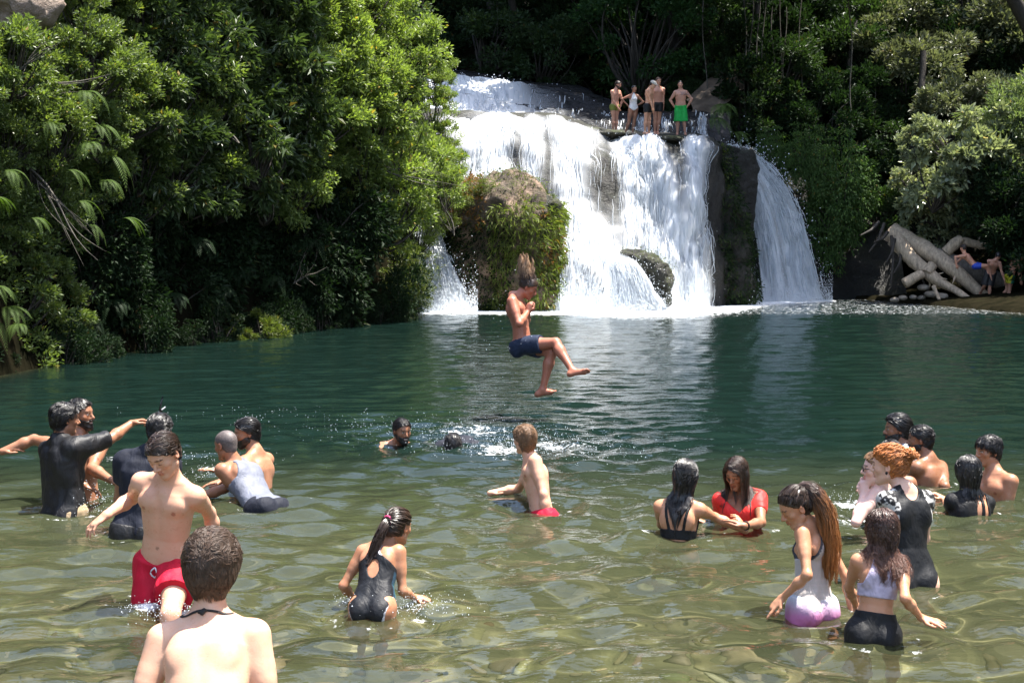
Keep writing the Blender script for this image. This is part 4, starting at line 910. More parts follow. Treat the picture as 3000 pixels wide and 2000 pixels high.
def yawdir(a): return np.array([math.sin(R(a)), -math.cos(R(a)), 0.])
UP = np.array([0., 0, 1])

SKIN = dict(pale=(.66, .40, .30), fair=(.60, .345, .235), tan=(.46, .235, .135), brown=(.30, .145, .082), dark=(.165, .075, .043), red=(.36, .14, .085))

class Human:
    def __init__(s, d, H=1.75, sex='m', skin='fair', build=1.0, h=.008,
                 pel=None, neck=None, neck_s=0, head=None, head_s=0, hyaw=0, cyaw=None, yaw=None, pitch=0, roll=0,
                 croll=0, LA=None, RA=None, LL=None, RL=None, lhand=None, rhand=None, wide=1.0, face='rest', lumbar=.0,
                 shrug=(0, 0), brow=(.03, .02, .015), detail=True, hip=1.0, lowcut=None, headscale=1.0, fat=0., bust=1.0, tattoo=None):
        s.__dict__.update(H=H, sex=sex, h=h, face=face, tattoo=tattoo)
        k = H / 1.75; s.k = k; W = wide; s.prims = {}; s.detail = detail; s.brow = brow
        s.skin = np.array(SKIN[skin] if isinstance(skin, str) else skin)
        cyaw = hyaw if cyaw is None else cyaw; yaw = cyaw if yaw is None else yaw
        fem = sex == 'f'
        # --- joints
        P = at(pel[0], pel[1], d); s.P = P
        if neck is not None and neck_s == 0:      # neck exactly on its sight line, pelvis hung below it
            o = np.array([0, 0, CAM_H]); r = ray(*neck); N = o + r * ((P - o) @ r); P = N - nrm(N - P) * .525 * k; s.P = P
        else: N = s.place(P, .525 * k, neck, neck_s) if neck is not None else P + UP * .525 * k
        s.N = N; spine = nrm(N - P); s.spine = spine
        fh = yawdir(hyaw); fc = yawdir(cyaw)
        ul = np.cross(UP, fh); uc = np.cross(UP, fc)
        uh = nrm(ul - spine * (ul @ spine) * .6); uc = nrm(uc - spine * (uc @ spine)); uc = nrm(uc + spine * math.sin(R(croll)))
        s.uh, s.uc = uh, uc; fwd = np.cross(uc, spine); s.fwd = fwd
        sw = (.150 if fem else .172) * k * W; hw = .088 * k * (1.06 if fem else 1)
        Hd = s.place(N, .195 * k, head, head_s) if head is not None else N + nrm(spine + UP) * .19 * k
        s.Hd = Hd
        s.SL = N + uc * sw - spine * (.052 - shrug[0]) * k; s.SR = N - uc * sw - spine * (.052 - shrug[1]) * k
        s.HL = P + uh * hw - spine * .01; s.HR = P - uh * hw - spine * .01
        def limb(S, spec, l1, l2, dflt):
            if spec is None:
                return [S, S + nrm(dflt) * l1, S + nrm(dflt) * (l1 + l2)]
            e = s.place(S, l1, spec[0], spec[0][2]) if len(spec[0]) == 3 and not isinstance(spec[0], np.ndarray) else S + nrm(spec[0]) * l1
            w = s.place(e, l2, spec[1], spec[1][2]) if len(spec[1]) == 3 and not isinstance(spec[1], np.ndarray) else e + nrm(spec[1]) * l2
            r = [S, e, w]
            if len(spec) > 2:
                r.append(s.place(w, .17 * k if l1 < .35 * k else .2 * k, spec[2], spec[2][2]) if not isinstance(spec[2], np.ndarray) else w + nrm(spec[2]) * .17 * k)
            return r
        s.AL = limb(s.SL, LA, .30 * k, .255 * k, -spine + uc * .2 + fwd * .05); s.AR = limb(s.SR, RA, .30 * k, .255 * k, -spine - uc * .2 + fwd * .05)
        s.LL = limb(s.HL, LL, .425 * k, .42 * k, -UP + uh * .04); s.LR = limb(s.HR, RL, .425 * k, .42 * k, -UP - uh * .04)
        add = lambda tag, p: s.prims.setdefault(tag, []).append(p)
        b = build
        # --- torso
        T = [-.14, 0, .16, .36, .56, .76, .90, 1.0]
        if fem:
            A = [.10, .168, .160, .118, .128, .140, .125, .075]; B = [.07, .102, .100, .082, .092, .098, .082, .055]
        else:
            A = [.10, .155, .150, .136, .150, .168, .150, .080]; B = [.07, .100, .097, .090, .103, .112, .092, .058]
        A = np.array(A) * k * b * np.array([1, 1, 1, 1, 1, W, W, 1]); B = np.array(B) * k * b
        A[2:5] += fat * .8 * k; B[2:5] += fat * k; A[:3] *= hip; B[:3] *= hip
        cm = (P + N) / 2 - fwd * lumbar
        lp, s.tcoords = p_loft(P, N, cm, uh, uc, T, A, B, .03, 2.25, -.14, 1.0)
        add('torso', lp)
        fh2 = nrm(np.cross(uh, spine))
        for sg, Hj in ((1, s.HL), (-1, s.HR)):
            add('torso', p_ell(Hj - fh2 * .055 * k + uh * sg * -.012 - spine * .025 * k, np.stack([uh, fh2, spine]), np.array([.085, .078, .098]) * k * (1.08 if fem else 1) * b * hip, .03))
        cc = P + (N - P) * .76
        if fem:
            for sg in (1, -1):
                add('torso', p_ell(cc + uc * sg * .062 * k + fwd * .078 * k - spine * .03 * k, np.stack([uc, fwd, spine]), np.array([.058, .05, .058]) * k * bust, .035))
        else:
            for sg in (1, -1):
                add('torso', p_ell(cc + uc * sg * .072 * k * W + fwd * .062 * k + spine * .008 * k, np.stack([uc, fwd, spine]), np.array([.082, .05, .062]) * k * b, .028))
        for sg in (1, -1):      # shoulder blades
            add('torso', p_ell(cc + uc * sg * .078 * k * W - fwd * .07 * k + spine * .0 * k, np.stack([nrm(uc + spine * .3 * sg), fwd, nrm(spine - uc * .3 * sg)]), np.array([.05, .035, .075]) * k * b, .035))
        add('torso', p_cone(P + spine * .1 * k - fh2 * .118 * k * b, P + spine * .40 * k - fwd * .137 * k * b, .012 * k, .014 * k, .03, True))   # furrow of the back
        if not fem: add('torso', p_cone(cc + fwd * .122 * k * b + spine * .03 * k, cc + fwd * .122 * k * b - spine * .22 * k, .006 * k, .006 * k, .03, True))
        # --- neck, shoulders, arms
        s.head_frame(yaw, pitch, roll, k * headscale)
        nb = s.hp(0, -.022, -.045)
        rn = (.047 if fem else .056) * k * b
        add('neck', p_cone(N - spine * .02, nb, rn * 1.08, rn, .03))
        add('torso', p_cone(N + fwd * .02 + spine * .0, N - spine * .04 + fwd * .055, rn * .7, rn * .5, .04))
        ab = (.86 if fem else 1.0) * k * b
        for sg, Sj, Ar, tg in ((1, s.SL, s.AL, 'armL'), (-1, s.SR, s.AR, 'armR')):
            add('torso', p_cone(N + spine * .035 * k - fwd * .012, Sj + spine * .004 * k, .042 * ab, .042 * ab, .045))
            S, E, Wr = Ar[:3]
            ad = nrm(E - S); fd = nrm(Wr - E)
            add('should', p_cone(Sj, S + ad * .09 * k, .058 * ab, .05 * ab, .035))
            add(tg, p_cone(S, S + ad * .15 * k, .049 * ab, .046 * ab, .025)); add(tg, p_cone(S + ad * .13 * k, E, .047 * ab, .037 * ab, .022))
            add(tg, p_cone(E, E + fd * .08 * k, .038 * ab, .042 * ab, .022)); add(tg, p_cone(E + fd * .08 * k, Wr, .042 * ab, .0265 * ab, .022))
            tip = Ar[3] if len(Ar) > 3 else Wr + fd * .17 * k
            s.hand(add, tg, Wr, nrm(tip - Wr), fd, ad, sg, (lhand if sg > 0 else rhand) or {})
        # --- legs
        lb = (1.04 if fem else 1.0) * k * b
        for sg, Hj, Lg, tg in ((1, s.HL, s.LL, 'legL'), (-1, s.HR, s.LR, 'legR')):
            Hp, K, An = Lg[:3]; td = nrm(K - Hp); sd = nrm(An - K)
            add(tg, p_cone(Hp - td * .01, Hp + td * .2 * k, .088 * lb, .077 * lb, .035)); add(tg, p_cone(Hp + td * .18 * k, K, .077 * lb, .054 * lb, .03))
            add(tg, p_cone(K, K + sd * .12 * k, .053 * lb, .056 * lb, .03)); add(tg, p_cone(K + sd * .12 * k, An, .054 * lb, .034 * lb, .03))
            bend = nrm(np.cross(np.cross(td, sd) + 1e-4 * uh, sd) + 1e-6)
            back = -fh2 - sd * (-fh2 @ sd); back = nrm(back)
            add(tg, p_ell(K + sd * .13 * k + back * .022 * k, np.stack([nrm(np.cross(sd, back)), back, sd]), np.array([.045, .04, .09]) * lb, .03))
            tip = Lg[3] if len(Lg) > 3 else An + nrm(-back + sd * .06) * .2 * k
            fdn = nrm(tip - An)
            heel = An + sd * .045 * k - fdn * .045 * k
            ball = An + sd * .055 * k + fdn * .11 * k
            add(tg, p_cone(An, heel, .036 * k, .032 * k, .02)); add(tg, p_cone(heel, ball, .03 * k, .027 * k, .025)); add(tg, p_cone(An + sd * .01, ball, .032 * k, .026 * k, .025))
            lat = nrm(np.cross(fdn, sd))
            add(tg, p_cone(ball - lat * .022 * k, ball + lat * .022 * k, .02 * k, .02 * k, .02))
            if detail:
                for j in range(5):
                    o = (j - 2) * .0175 * k * -1
                    add(tg, p_cone(ball + lat * o, ball + lat * o + fdn * (.062 - .008 * abs(j - 1.2)) * k, .0125 * k, .010 * k, .006))
        s.head(add, fem)
        order = ['torso', 'neck', 'should', 'legL', 'legR', 'armL', 'armR', 'head', 'face']
        allp = [p for t in order for p in s.prims.get(t, [])]
        lo = np.min([p[0] for p in allp if not p[4]], 0) - .03; hi = np.max([p[1] for p in allp if not p[4]], 0) + .03
        if lowcut is not None: lo[2] = max(lo[2], lowcut)
        s.lo, s.hi = lo, hi
        f = Field(lo, hi, h); s.f = f
        # trunk, legs first; arms blended with little reach so that they do not melt into the flanks
        for t in order:
            for p in s.prims.get(t, []): f.add(p)
    def place(s, a, L, px, sgn):
        """point at distance L from joint a on the sight line through photo pixel px; sgn > 0 the far one, < 0 the near one, 0 flat"""
        o = np.array([0, 0, CAM_H]); r = ray(px[0], px[1]); q = a - o
        m = q @ r; h2 = q @ q - m * m
        if sgn == 0:       # same distance as the parent, then the right length
            p = o + r * m
            return a + nrm(p - a) * L
        dd = L * L - h2
        if dd <= 0:
            return a + nrm(o + r * m - a) * L
        return o + r * (m + (1 if sgn > 0 else -1) * math.sqrt(dd))
    def head_frame(s, yaw, pitch, roll, k):
        f = yawdir(yaw); l = np.cross(UP, f)
        f2 = f * math.cos(R(pitch)) - UP * math.sin(R(pitch)); u2 = np.cross(f2, l)
        u3 = u2 * math.cos(R(roll)) + np.cross(f2, u2) * math.sin(R(roll)); l3 = np.cross(u3, f2)
        s.hx, s.hy, s.hz = l3, f2, u3; s.hk = k * (1.0 if s.H > 1.5 else 1.06)
    def hp(s, x, y, z): return s.Hd + (s.hx * x + s.hy * y + s.hz * z) * s.hk
    def hloc(s, P):
        return (P - s.Hd) @ np.stack([s.hx, s.hy, s.hz]).T / s.hk
    def hand(s, add, tg, W, d, fd, ad, sg, o):
        k = s.k * .97
        pn = o.get('palm')
        if pn is None:
            pn = -UP if abs(d[2]) < .7 else np.cross(d, np.cross(UP, s.fwd)) * 1.0
            if abs(d[2]) >= .7: pn = -s.uc * sg
        pn = np.asarray(pn, float); pn = nrm(pn - d * (pn @ d)); side = np.cross(d, pn) * sg      # towards the thumb
        M = np.stack([side, pn, d])
        if not s.detail:
            add(tg, p_ell(W + d * .05 * k, M, np.array([.038, .017, .058]) * k, .012))
        else:
            add(tg, p_ell(W + d * .052 * k, M, np.array([.040, .0165, .060]) * k, .012)); add(tg, p_cone(W, W + d * .04 * k, .025 * k, .02 * k, .015))
        curl = o.get('curl', .5); sp = o.get('spread', .12); point = o.get('point', False)
        L = [.074, .083, .077, .060]; off = [.0285, .0095, -.0095, -.027]; st = [.094, .098, .094, .084]
        fr = max(.0092, s.h * .98) if s.detail else max(.0095, s.h * .8)
        for j in range(4):
            c = curl * (1 + .12 * j)
            if point: c = .08 if j == 0 else 1.35
            base = W + d * (st[j] - .012) * k + side * off[j] * k
            dirv = nrm(d + side * sp * (1.2 - .8 * j))
            p = base; ang = 0; r0 = fr * (1 if j < 3 else .9)
            for q, (fl, a) in enumerate(((.46, .55), (.30, .9), (.24, .6))):
                ang += c * a
                v = dirv * math.cos(ang) + pn * math.sin(ang)
                p2 = p + v * (L[j] * fl + (.012 if q == 0 else 0)) * k
                add(tg, p_cone(p, p2, r0 * (1 - .1 * q), r0 * (.92 - .1 * q), .004))
                p = p2
        tb = W + d * .022 * k + side * .022 * k
        t1 = tb + nrm(side * .8 + d * .75 + pn * (.25 + .3 * curl)) * .045 * k; t2 = t1 + nrm(side * (.35 - .5 * curl) + d + pn * .35 * curl) * .036 * k
        t3 = t2 + nrm(side * (.1 - .6 * curl) + d + pn * .4 * curl) * .024 * k
        add(tg, p_cone(tb, t1, .0155 * k, .0125 * k, .008)); add(tg, p_cone(t1, t2, max(.0112 * k, s.h), max(.0105 * k, s.h * .95), .005)); add(tg, p_cone(t2, t3, max(.0105 * k, s.h * .95), max(.0085 * k, s.h * .9), .005))
    def head(s, add, fem):
        k = s.hk; hp = s.hp; M = np.stack([s.hx, s.hy, s.hz])
        E = lambda c, r, kk=.02, sub=False, t='head': add(t, p_ell(hp(*c), M, np.array(r) * k, kk * k, sub))
        C = lambda a, b, ra, rb, kk=.012, sub=False, t='face': add(t, p_cone(hp(*a), hp(*b), ra * k, rb * k, kk * k, sub))
        j = .94 if fem else 1.0
        E((0, -.014, .036), (.0755, .096, .086), .02); E((0, .03, .03), (.064, .06, .072), .025)
        E((0, .030, -.038), (.058 * j, .058, .075), .025)
        C((0, .066, -.100), (0, .064, -.098), .022 * j, .022 * j, .02)
        for q in (1, -1):
            C((q * .046 * j, .0, -.060), (q * .014, .062, -.098), .020, .018, .022)
            E((q * .042, .056, -.018), (.024, .022, .022), .02, t='face')
        C((-.036, .078, .027), (.036, .078, .027), .0115, .0115, .014); C((0, .086, .026), (0, .088, .03), .010, .010, .012)
        if s.h <= .0115:
            for q in (1, -1): E((q * .031, .101, .006), (.0165, .017, .0115), .012, True, 'face')
            for q in (1, -1): E((q * .031, .0785, .006), (.0135, .0125, .0125), .004, False, 'face')
            C((0, .088, .014), (0, .112, -.026), .0075, .0115, .010); C((0, .100, -.031), (0, .094, -.034), .010, .010, .006)
            for q in (1, -1): C((q * .011, .098, -.031), (q * .013, .092, -.033), .0075, .0075, .006)
            C((-.019, .085, -.0565), (0, .0945, -.055), .0045, .0065, .006); C((.019, .085, -.0565), (0, .0945, -.055), .0045, .0065, .006)
            C((-.017, .084, -.068), (0, .0925, -.0685), .0045, .0075, .006); C((.017, .084, -.068), (0, .0925, -.0685), .0045, .0075, .006)
            C((-.024, .0955, -.0618), (.024, .0955, -.0618), .0022, .0022, .005, True)
            C((0, .092, -.083), (0, .093, -.082), .003, .003, .012, True)
        else:
            C((0, .088, .014), (0, .112, -.026), .010, .014, .010)
        for q in (1, -1):
            A = np.stack([nrm(s.hx * q * .9 - s.hy * .35), nrm(s.hy * .95 + s.hx * q * .35), s.hz])
            add('head', p_ell(hp(q * .079, -.012, -.002), A, np.array([.011, .0185, .031]) * k, .006 * k))
            if s.h <= .0085: add('face', p_ell(hp(q * .088, -.006, -.001), A, np.array([.007, .010, .017]) * k, .005 * k, True))
    # --- output
    def body(s, mat, name='person'):
        P, Fq = s.f.mesh()
        c = np.tile(s.skin, (len(P), 1)).astype(np.float32)
        L = s.hloc(P); x, y, z = L[:, 0], L[:, 1], L[:, 2]; ax = np.abs(x)
        near = (np.abs(L) < .14).all(1)
        n1 = vnoise(P, 9, 3, 2); c *= (1 + .07 * n1)[:, None]
        def paint(m, colr, w=1.):
            c[m] = c[m] * (1 - w) + np.array(colr) * w
        red = s.skin * np.array([1.05, .82, .78])
        paint(near & (y > .06) & (z < 0) & (z > -.05) & (ax > .02) & (ax < .055), red, .35)           # cheeks
        paint(near & (ax > .07) & (np.abs(z) < .035), red, .5)                                       # ears
        if s.h <= .0115:
            lip = near & (y > .078) & (z < -.049) & (z > -.077) & (ax < .023 - np.abs(z + .062) * .4)
            paint(lip, s.skin * np.array([.80, .52, .52]), .85)
            if s.face == 'smile':
                paint(near & (y > .075) & (np.abs(z + .0618) < .0042) & (ax < .019), (.75, .72, .66), 1)
            else:
                paint(near & (y > .075) & (np.abs(z + .0618) < .002) & (ax < .021), s.skin * .35, .8)
            ex = ax - .031
            if s.face in ('down', 'squint'):
                lid = near & (y > .07) & (np.abs(ex) < .013) & (np.abs(z - .001 + 9 * ex ** 2 * 2) < .0028)
                paint(lid, (.03, .02, .015), .9)
            else:
                eye = near & (y > .07) & ((ex / .0125) ** 2 + ((z - .006) / .0062) ** 2 < 1)
                paint(eye, (.62, .58, .54), 1); paint(near & (y > .07) & (ex ** 2 + (z - .006) ** 2 < .0055 ** 2), (.02, .012, .008), 1)
                paint(near & (y > .068) & (np.abs(ex) < .0145) & (np.abs(z - .0135 + 14 * ex ** 2) < .0022), (.03, .02, .015), .9)
            br = near & (y > .066) & (ax > .012) & (ax < .052) & (np.abs(z - (.0275 + .10 * (ax - .012) - 4.5 * np.maximum(ax - .034, 0) ** 2 * 2)) < .0048)
            paint(br, s.brow, .85)
        if s.sex == 'm':
            t, U, V, _ = s.tcoords(P.astype(np.float32))
            k = s.k
            nip = (V > .05 * k) & ((np.abs(U) - .095 * k) ** 2 + ((t - .715) * .525 * k) ** 2 < (.0125 * k) ** 2)
            paint(nip, s.skin * np.array([.62, .42, .40]), .9)
            nav = (V > .05 * k) & (U ** 2 + ((t - .27) * .525 * k) ** 2 < (.011 * k) ** 2)
            paint(nav, s.skin * .45, .8)
            if s.tattoo:
                paint((V > .03) & (U > -.02) & (t > .72) & (t < .95) & (vnoise(P, 22, 5, 2) > -.1), s.skin * np.array([.42, .5, .62]), .75)
        base = np.array([s.P[0], s.P[1], 0.0])
        o = mesh_np(name, P - base, Fq, mat, True, None, {'col': c})
        o.location = base
        s.o = o; s.base = base
        # let go of most memory
        return o
    def child(s, name, P, Fq, mat, attrs=None, smooth=True):
        if len(P) == 0: return None
        o = mesh_np(name, P - s.base, Fq, mat, smooth, None, attrs)
        o.parent = s.o
        return o
    def cloth(s, name, mat, tags=('torso',), off=.007, mask=None, cones=(), wrinkle=0., wscale=14, h=None, colfn=None, wdir=(1, 1, 1), seed=1):
        """clothing grown from the body's own field, off outside the skin, cut by mask(t,U,V,P) > 0"""
        h = h or s.h
        pr = [p for t in tags for p in s.prims.get(t, [])] + list(cones)
        lo = np.min([p[0] for p in pr if not p[4]], 0) - .03; hi = np.max([p[1] for p in pr if not p[4]], 0) + .03
        f = Field(lo, hi, h)
        for t in tags:
            for p in s.prims.get(t, []): f.add(p, off if not p[4] else -off)
        if mask is not None:
            Q = f.pts(np.zeros(3, int), f.n)
            t, U, V, _ = s.tcoords(Q)
            sel = np.abs(f.v.ravel()) < .06
            m = np.full(len(Q), -1., np.float32)
            m[sel] = mask(t[sel], U[sel], V[sel], Q[sel])
            f.v = np.maximum(f.v, m.reshape(f.v.shape))
        for c in cones: f.add(c)
        if wrinkle:
            Q = f.pts(np.zeros(3, int), f.n); sel = np.abs(f.v.ravel()) < .05
            w = np.zeros(len(Q), np.float32)
            w[sel] = vnoise(Q[sel] * np.asarray(wdir), wscale, seed, 2) * wrinkle
            f.v = f.v + w.reshape(f.v.shape)
        P, Fq = f.mesh()
        at_ = {'col': colfn(P)} if colfn else None
        return s.child(name, P, Fq, mat, at_)
    # --- hair
    def hairline(s, L, low=-.078, front=.073, temple=0.):
        x, y, z = L[:, 0], L[:, 1], L[:, 2]
        line = z - (front + (y - .08) * (.80 + temple))
        m1 = np.minimum(-line, y + .012)
        return np.maximum(m1, low - z)
    def cap(s, name, mat, thick=.014, low=-.078, front=.073, noise=.004, nscale=60, extra=None, h=None, temple=0., topboost=0.):
        h = h or min(s.h, .007); k = s.hk
        c = s.hp(0, -.014, .036); M = np.stack([s.hx, s.hy, s.hz])
        r = np.array([.0755 + thick, .096 + thick, .086 + thick + topboost]) * k
        f = Field(c - .15 * k - thick, c + .15 * k + thick + .02, h)
        f.add(p_ell(c, M, r, .01)); f.add(p_ell(s.hp(0, .03, .03), M, np.array([.064 + thick * .8, .06 + thick * .8, .072 + thick]) * k, .02))
        f.add(p_cone(s.hp(0, -.045, -.03), s.hp(0, -.04, -.07), (.05 + thick) * k, (.045 + thick * .6) * k, .03))
        for e in (extra or []): f.add(e)
        f0 = Field(f.lo, f.lo + 1e-6, h); f0.n = f.n; f0.ax = f.ax; f0.v = f.v.copy(); s.capf = f0
        Q = f.pts(np.zeros(3, int), f.n); L = s.hloc(Q)
        m = s.hairline(L, low, front, temple) * k
        if extra:
            de = np.min([e[2](Q) for e in extra], 0); m = np.minimum(m, de - .01)
        nz = np.zeros(len(Q)); sel = np.abs(f.v.ravel()) < .05
        nz[sel] = vnoise(L[sel] * np.array([1, .6, .6]), nscale, 11, 2) * noise
        f.v = np.maximum(f.v + nz.reshape(f.v.shape), m.reshape(f.v.shape) + nz.reshape(f.v.shape) * 1.5).astype(np.float32)
        P, Fq = f.mesh(); s.capP = P[np.abs(f0.sample(P)) < max(.006, h)]
        return s.child(name, P, Fq, mat)
    def strands(s, name, mat, n=500, length=.06, steps=6, w=.004, up=.2, back=.5, down=.2, side=0., low=-.07, front=.07, grav=0., lift=.012, jit=.25,
                curl=0., cfreq=60., collide=False, attract=None, seed=1, colfn=None, temple=0., region=None, lvar=.35, part=0., taper=True, puff=.16, facefree=False, clump=.7):
        g = np.random.default_rng(seed); k = s.hk; cf0 = s.capf
        p = s.capP; L = s.hloc(p)
        if region is not None: p = p[region(L)]
        if not len(p): return None
        p = p[g.integers(0, len(p), n)] + g.normal(size=(n, 3)) * s.h * .4; L = s.hloc(p)
        Rm = np.stack([s.hx, s.hy, s.hz])
        nn = nrm_rows(cf0.grad(p)); dn = nn @ Rm.T
        wob = np.stack([vnoise(L, 28, seed + q, 2) for q in range(3)], 1)
        flow = np.array([0, -back, up - down]) + np.outer(np.sign(L[:, 0] - part), np.array([side, 0, 0])) + g.normal(size=(n, 3)) * jit * .4 + wob * jit * 1.5
        flow -= dn * (flow * dn).sum(1)[:, None] * .95
        v = nrm_rows(nrm_rows(flow) + dn * puff * 2) @ Rm
        ln = length * k * (1 - lvar * g.random(n)); st = ln / (steps - 1)
        ph = g.random(n) * 6.28; cf = cfreq * (.7 + .6 * g.random(n))
        a1 = nrm_rows(np.cross(v, nn + 1e-3))
        path = [p.copy()]; cur = p.copy()
        glo, ghi = cf0.lo + cf0.h, cf0.lo + cf0.h * (cf0.n - 2)
        for q in range(steps - 1):
            inb = ((cur > glo) & (cur < ghi)).all(1); sd = np.where(inb, cf0.sample(cur), 1.)
            en = nrm_rows(cf0.grad(cur)); near = (sd < .03)[:, None]; vn = (v * en).sum(1)[:, None]
            v = np.where(near, v - en * (vn - puff * (1 - 1.6 * q / steps)), v)
            v = nrm_rows(v + np.array([0, 0, -grav]) + (0 if attract is None else attract(cur, q / (steps - 1))))
            cur = cur + v * st[:, None]
            inb = ((cur > glo) & (cur < ghi)).all(1); sd = np.where(inb, cf0.sample(cur), 1.); b = sd < .001
            if b.any(): cur[b] += nrm_rows(cf0.grad(cur[b])) * (.0015 - sd[b])[:, None]
            if facefree:
                fl = s.hloc(cur); b = (fl[:, 1] > .015) & (np.abs(fl[:, 0]) < .072) & (fl[:, 2] < .075) & (fl[:, 2] > -.16)
                if b.any(): cur[b] += np.outer(np.where(fl[b, 0] > part, 1, -1) * (.074 - np.abs(fl[b, 0])) * .55 * k, s.hx) - s.hy * .004
            if collide:
                sd = s.f.sample(cur); b = sd < .010
                if b.any():
                    gr = nrm_rows(s.f.grad(cur[b])); cur[b] += gr * (.012 - sd[b])[:, None]
            v = nrm_rows(cur - path[-1])
            path.append(cur.copy())
        Pth = np.stack(path, 1)     # n, steps, 3
        if clump:
            K = max(8, n // 16); gi = g.integers(0, n, K); dd = ((Pth[:, 0][:, None] - Pth[gi, 0][None]) ** 2).sum(-1); near_ = gi[dd.argmin(1)]
            ok_ = (np.sqrt(dd.min(1)) < .03)[:, None, None]; w_ = (clump * np.linspace(0, 1, steps) ** .7)[None, :, None] * ok_
            Pth = Pth * (1 - w_) + Pth[near_] * w_
        if curl:
            tt = np.linspace(0, 1, steps)[None, :] * ln[:, None]
            e1 = a1[:, None, :]; e2 = nn[:, None, :]
            amp = curl * np.minimum(1, np.linspace(0, 3, steps))[None, :, None]
            Pth = Pth + amp * (np.cos(tt * cf[:, None] + ph[:, None])[..., None] * e1 + np.sin(tt * cf[:, None] + ph[:, None])[..., None] * e2)
        V, Fq, along = tubes(Pth, w * k * (.6 + .8 * g.random(n)), taper)
        at_ = {'along': along}
        if colfn: at_['col'] = colfn(V, along)
        return s.child(name, V, Fq, mat, at_)

def nrm_rows(a):
    return a / (np.linalg.norm(a, axis=-1, keepdims=True) + 1e-9)
def tubes(Pth, w, taper=True, sides=3, prof=None):
    """thin tubes along paths (n, steps, 3)"""
    n, S, _ = Pth.shape
    T = nrm_rows(np.gradient(Pth, axis=1))
    ref = np.where(np.abs(T[..., 2:3]) > .9, np.array([1., 0, 0]), np.array([0, 0, 1.]))
    A = nrm_rows(np.cross(T, ref)); B = np.cross(T, A)
    tt = np.linspace(0, 1, S)
    pr = prof(tt) if prof is not None else ((1 - tt ** 2 * .85) if taper else np.ones(S))
    rad = np.asarray(w)[:, None] * pr[None, :]
    V = []
    for q in range(sides):
        a = 2 * math.pi * q / sides
        V.append(Pth + rad[..., None] * (A * math.cos(a) + B * math.sin(a)))
    V = np.stack(V, 2)     # n,S,sides,3
    idx = np.arange(n * S * sides).reshape(n, S, sides)
    Fq = []
    for q in range(sides):
        r = (q + 1) % sides
        Fq.append(np.stack([idx[:, :-1, q], idx[:, :-1, r], idx[:, 1:, r], idx[:, 1:, q]], -1).reshape(-1, 4))
    along = np.broadcast_to(tt[None, :, None], (n, S, sides)).ravel()
    return V.reshape(-1, 3), np.concatenate(Fq), along

# --- materials for people
def skin_material():
    m = NT('skin'); a = m.attr('col'); co = m.coords('Object')
    n = m.noise(17, 5, .7, co); c = m.mix(m.math('MULTIPLY', m.ramp(n.outputs[0], [(.32, 0.), (.72, 1.)]).outputs[0], .42), a.outputs[0], (.98, .66, .55), 'MULTIPLY')
    m.link(c, m.b.inputs['Base Color'])
    n2 = m.noise(38, 4, .65, co); r = m.ramp(n2.outputs[0], [(.38, .26), (.6, .62)]); m.link(r.outputs[0], m.b.inputs['Roughness'])
    m.b.inputs['Subsurface Weight'].default_value = .12; m.b.inputs['Subsurface Radius'].default_value = (.012, .005, .003); m.b.inputs['Subsurface Scale'].default_value = 1.
    m.b.inputs['Specular IOR Level'].default_value = .42
    nb = m.noise(160, 2, .5, co); m.bump(nb.outputs[0], .12, .004)
    return m.m
def hair_material(name, c, rough=.32, attr=False, tip=None):
    m = NT(name)
    if attr: m.link(m.attr('col').outputs[0], m.b.inputs['Base Color'])
    else:
        n = m.noise(90, 2, .5, m.coords('Object')); r = m.ramp(n.outputs[0], [(.3, [x * .6 for x in c]), (.75, [x * 1.35 for x in c])])
        s = r.outputs[0]
        if tip is not None:
            a = m.attr('along'); s = m.mix(m.ramp(a.outputs['Fac'], [(.25, 0.), (.75, 1.)]).outputs[0], s, tip)
        m.link(s, m.b.inputs['Base Color'])
    m.b.inputs['Roughness'].default_value = rough; m.b.inputs['Specular IOR Level'].default_value = .55
    return m.m
def cloth_material(name, c, rough=.7, attr=False, weave=0, spec=.35):
    m = NT(name); co = m.coords('Object')
    if attr: src = m.attr('col').outputs[0]
    else:
        n = m.noise(14, 3, .5, co); src = m.ramp(n.outputs[0], [(.3, [x * .85 for x in c]), (.7, [min(1, x * 1.1) for x in c])]).outputs[0]
    m.link(src, m.b.inputs['Base Color'])
    m.b.inputs['Roughness'].default_value = rough; m.b.inputs['Specular IOR Level'].default_value = spec
    n2 = m.noise(45, 3, .55, m.mapping(co, (1, 1, .45))); n3 = m.noise(11, 3, .5, m.mapping(co, (1, 1, .55)), 1.6)
    m.bump(m.math('ADD', m.math('MULTIPLY', n2.outputs[0], .3), m.math('MULTIPLY', n3.outputs[0], 1.1)), .42, .025)
    return m.m
SK = skin_material()
HAIR_BLACK = hair_material('wet_black_hair', (.012, .010, .010), .36)
HAIR_DARK = hair_material('dark_brown_hair', (.035, .020, .013), .36)
HAIR_BROWN = hair_material('brown_hair', (.070, .042, .027), .5)
HAIR_LIGHT = hair_material('light_brown_hair', (.20, .11, .055), .45)
HAIR_RED = hair_material('copper_hair', (.42, .15, .04), .45)
HAIR_AUBURN = hair_material('sun_bleached_hair', (.045, .022, .014), .33, tip=(.42, .17, .05))
HAIR_CURL = hair_material('curly_brown_hair', (.06, .03, .022), .35, tip=(.13, .06, .04))
HAIR_GREY = hair_material('grey_stubble', (.10, .08, .075), .6)
HAIR_TIP = hair_material('flying_hair', (.04, .025, .02), .4, tip=(.40, .25, .15))
M_BLACK = cloth_material('black_jersey', (.008, .008, .0095), .55, spec=.35); M_NAVY = cloth_material('navy_jersey', (.013, .015, .024), .7, spec=.2)
M_LYCRA = cloth_material('black_lycra', (.007, .0075, .009), .62, spec=.22); M_RED = cloth_material('red_shorts_cloth', (.50, .010, .032), .65, spec=.2)
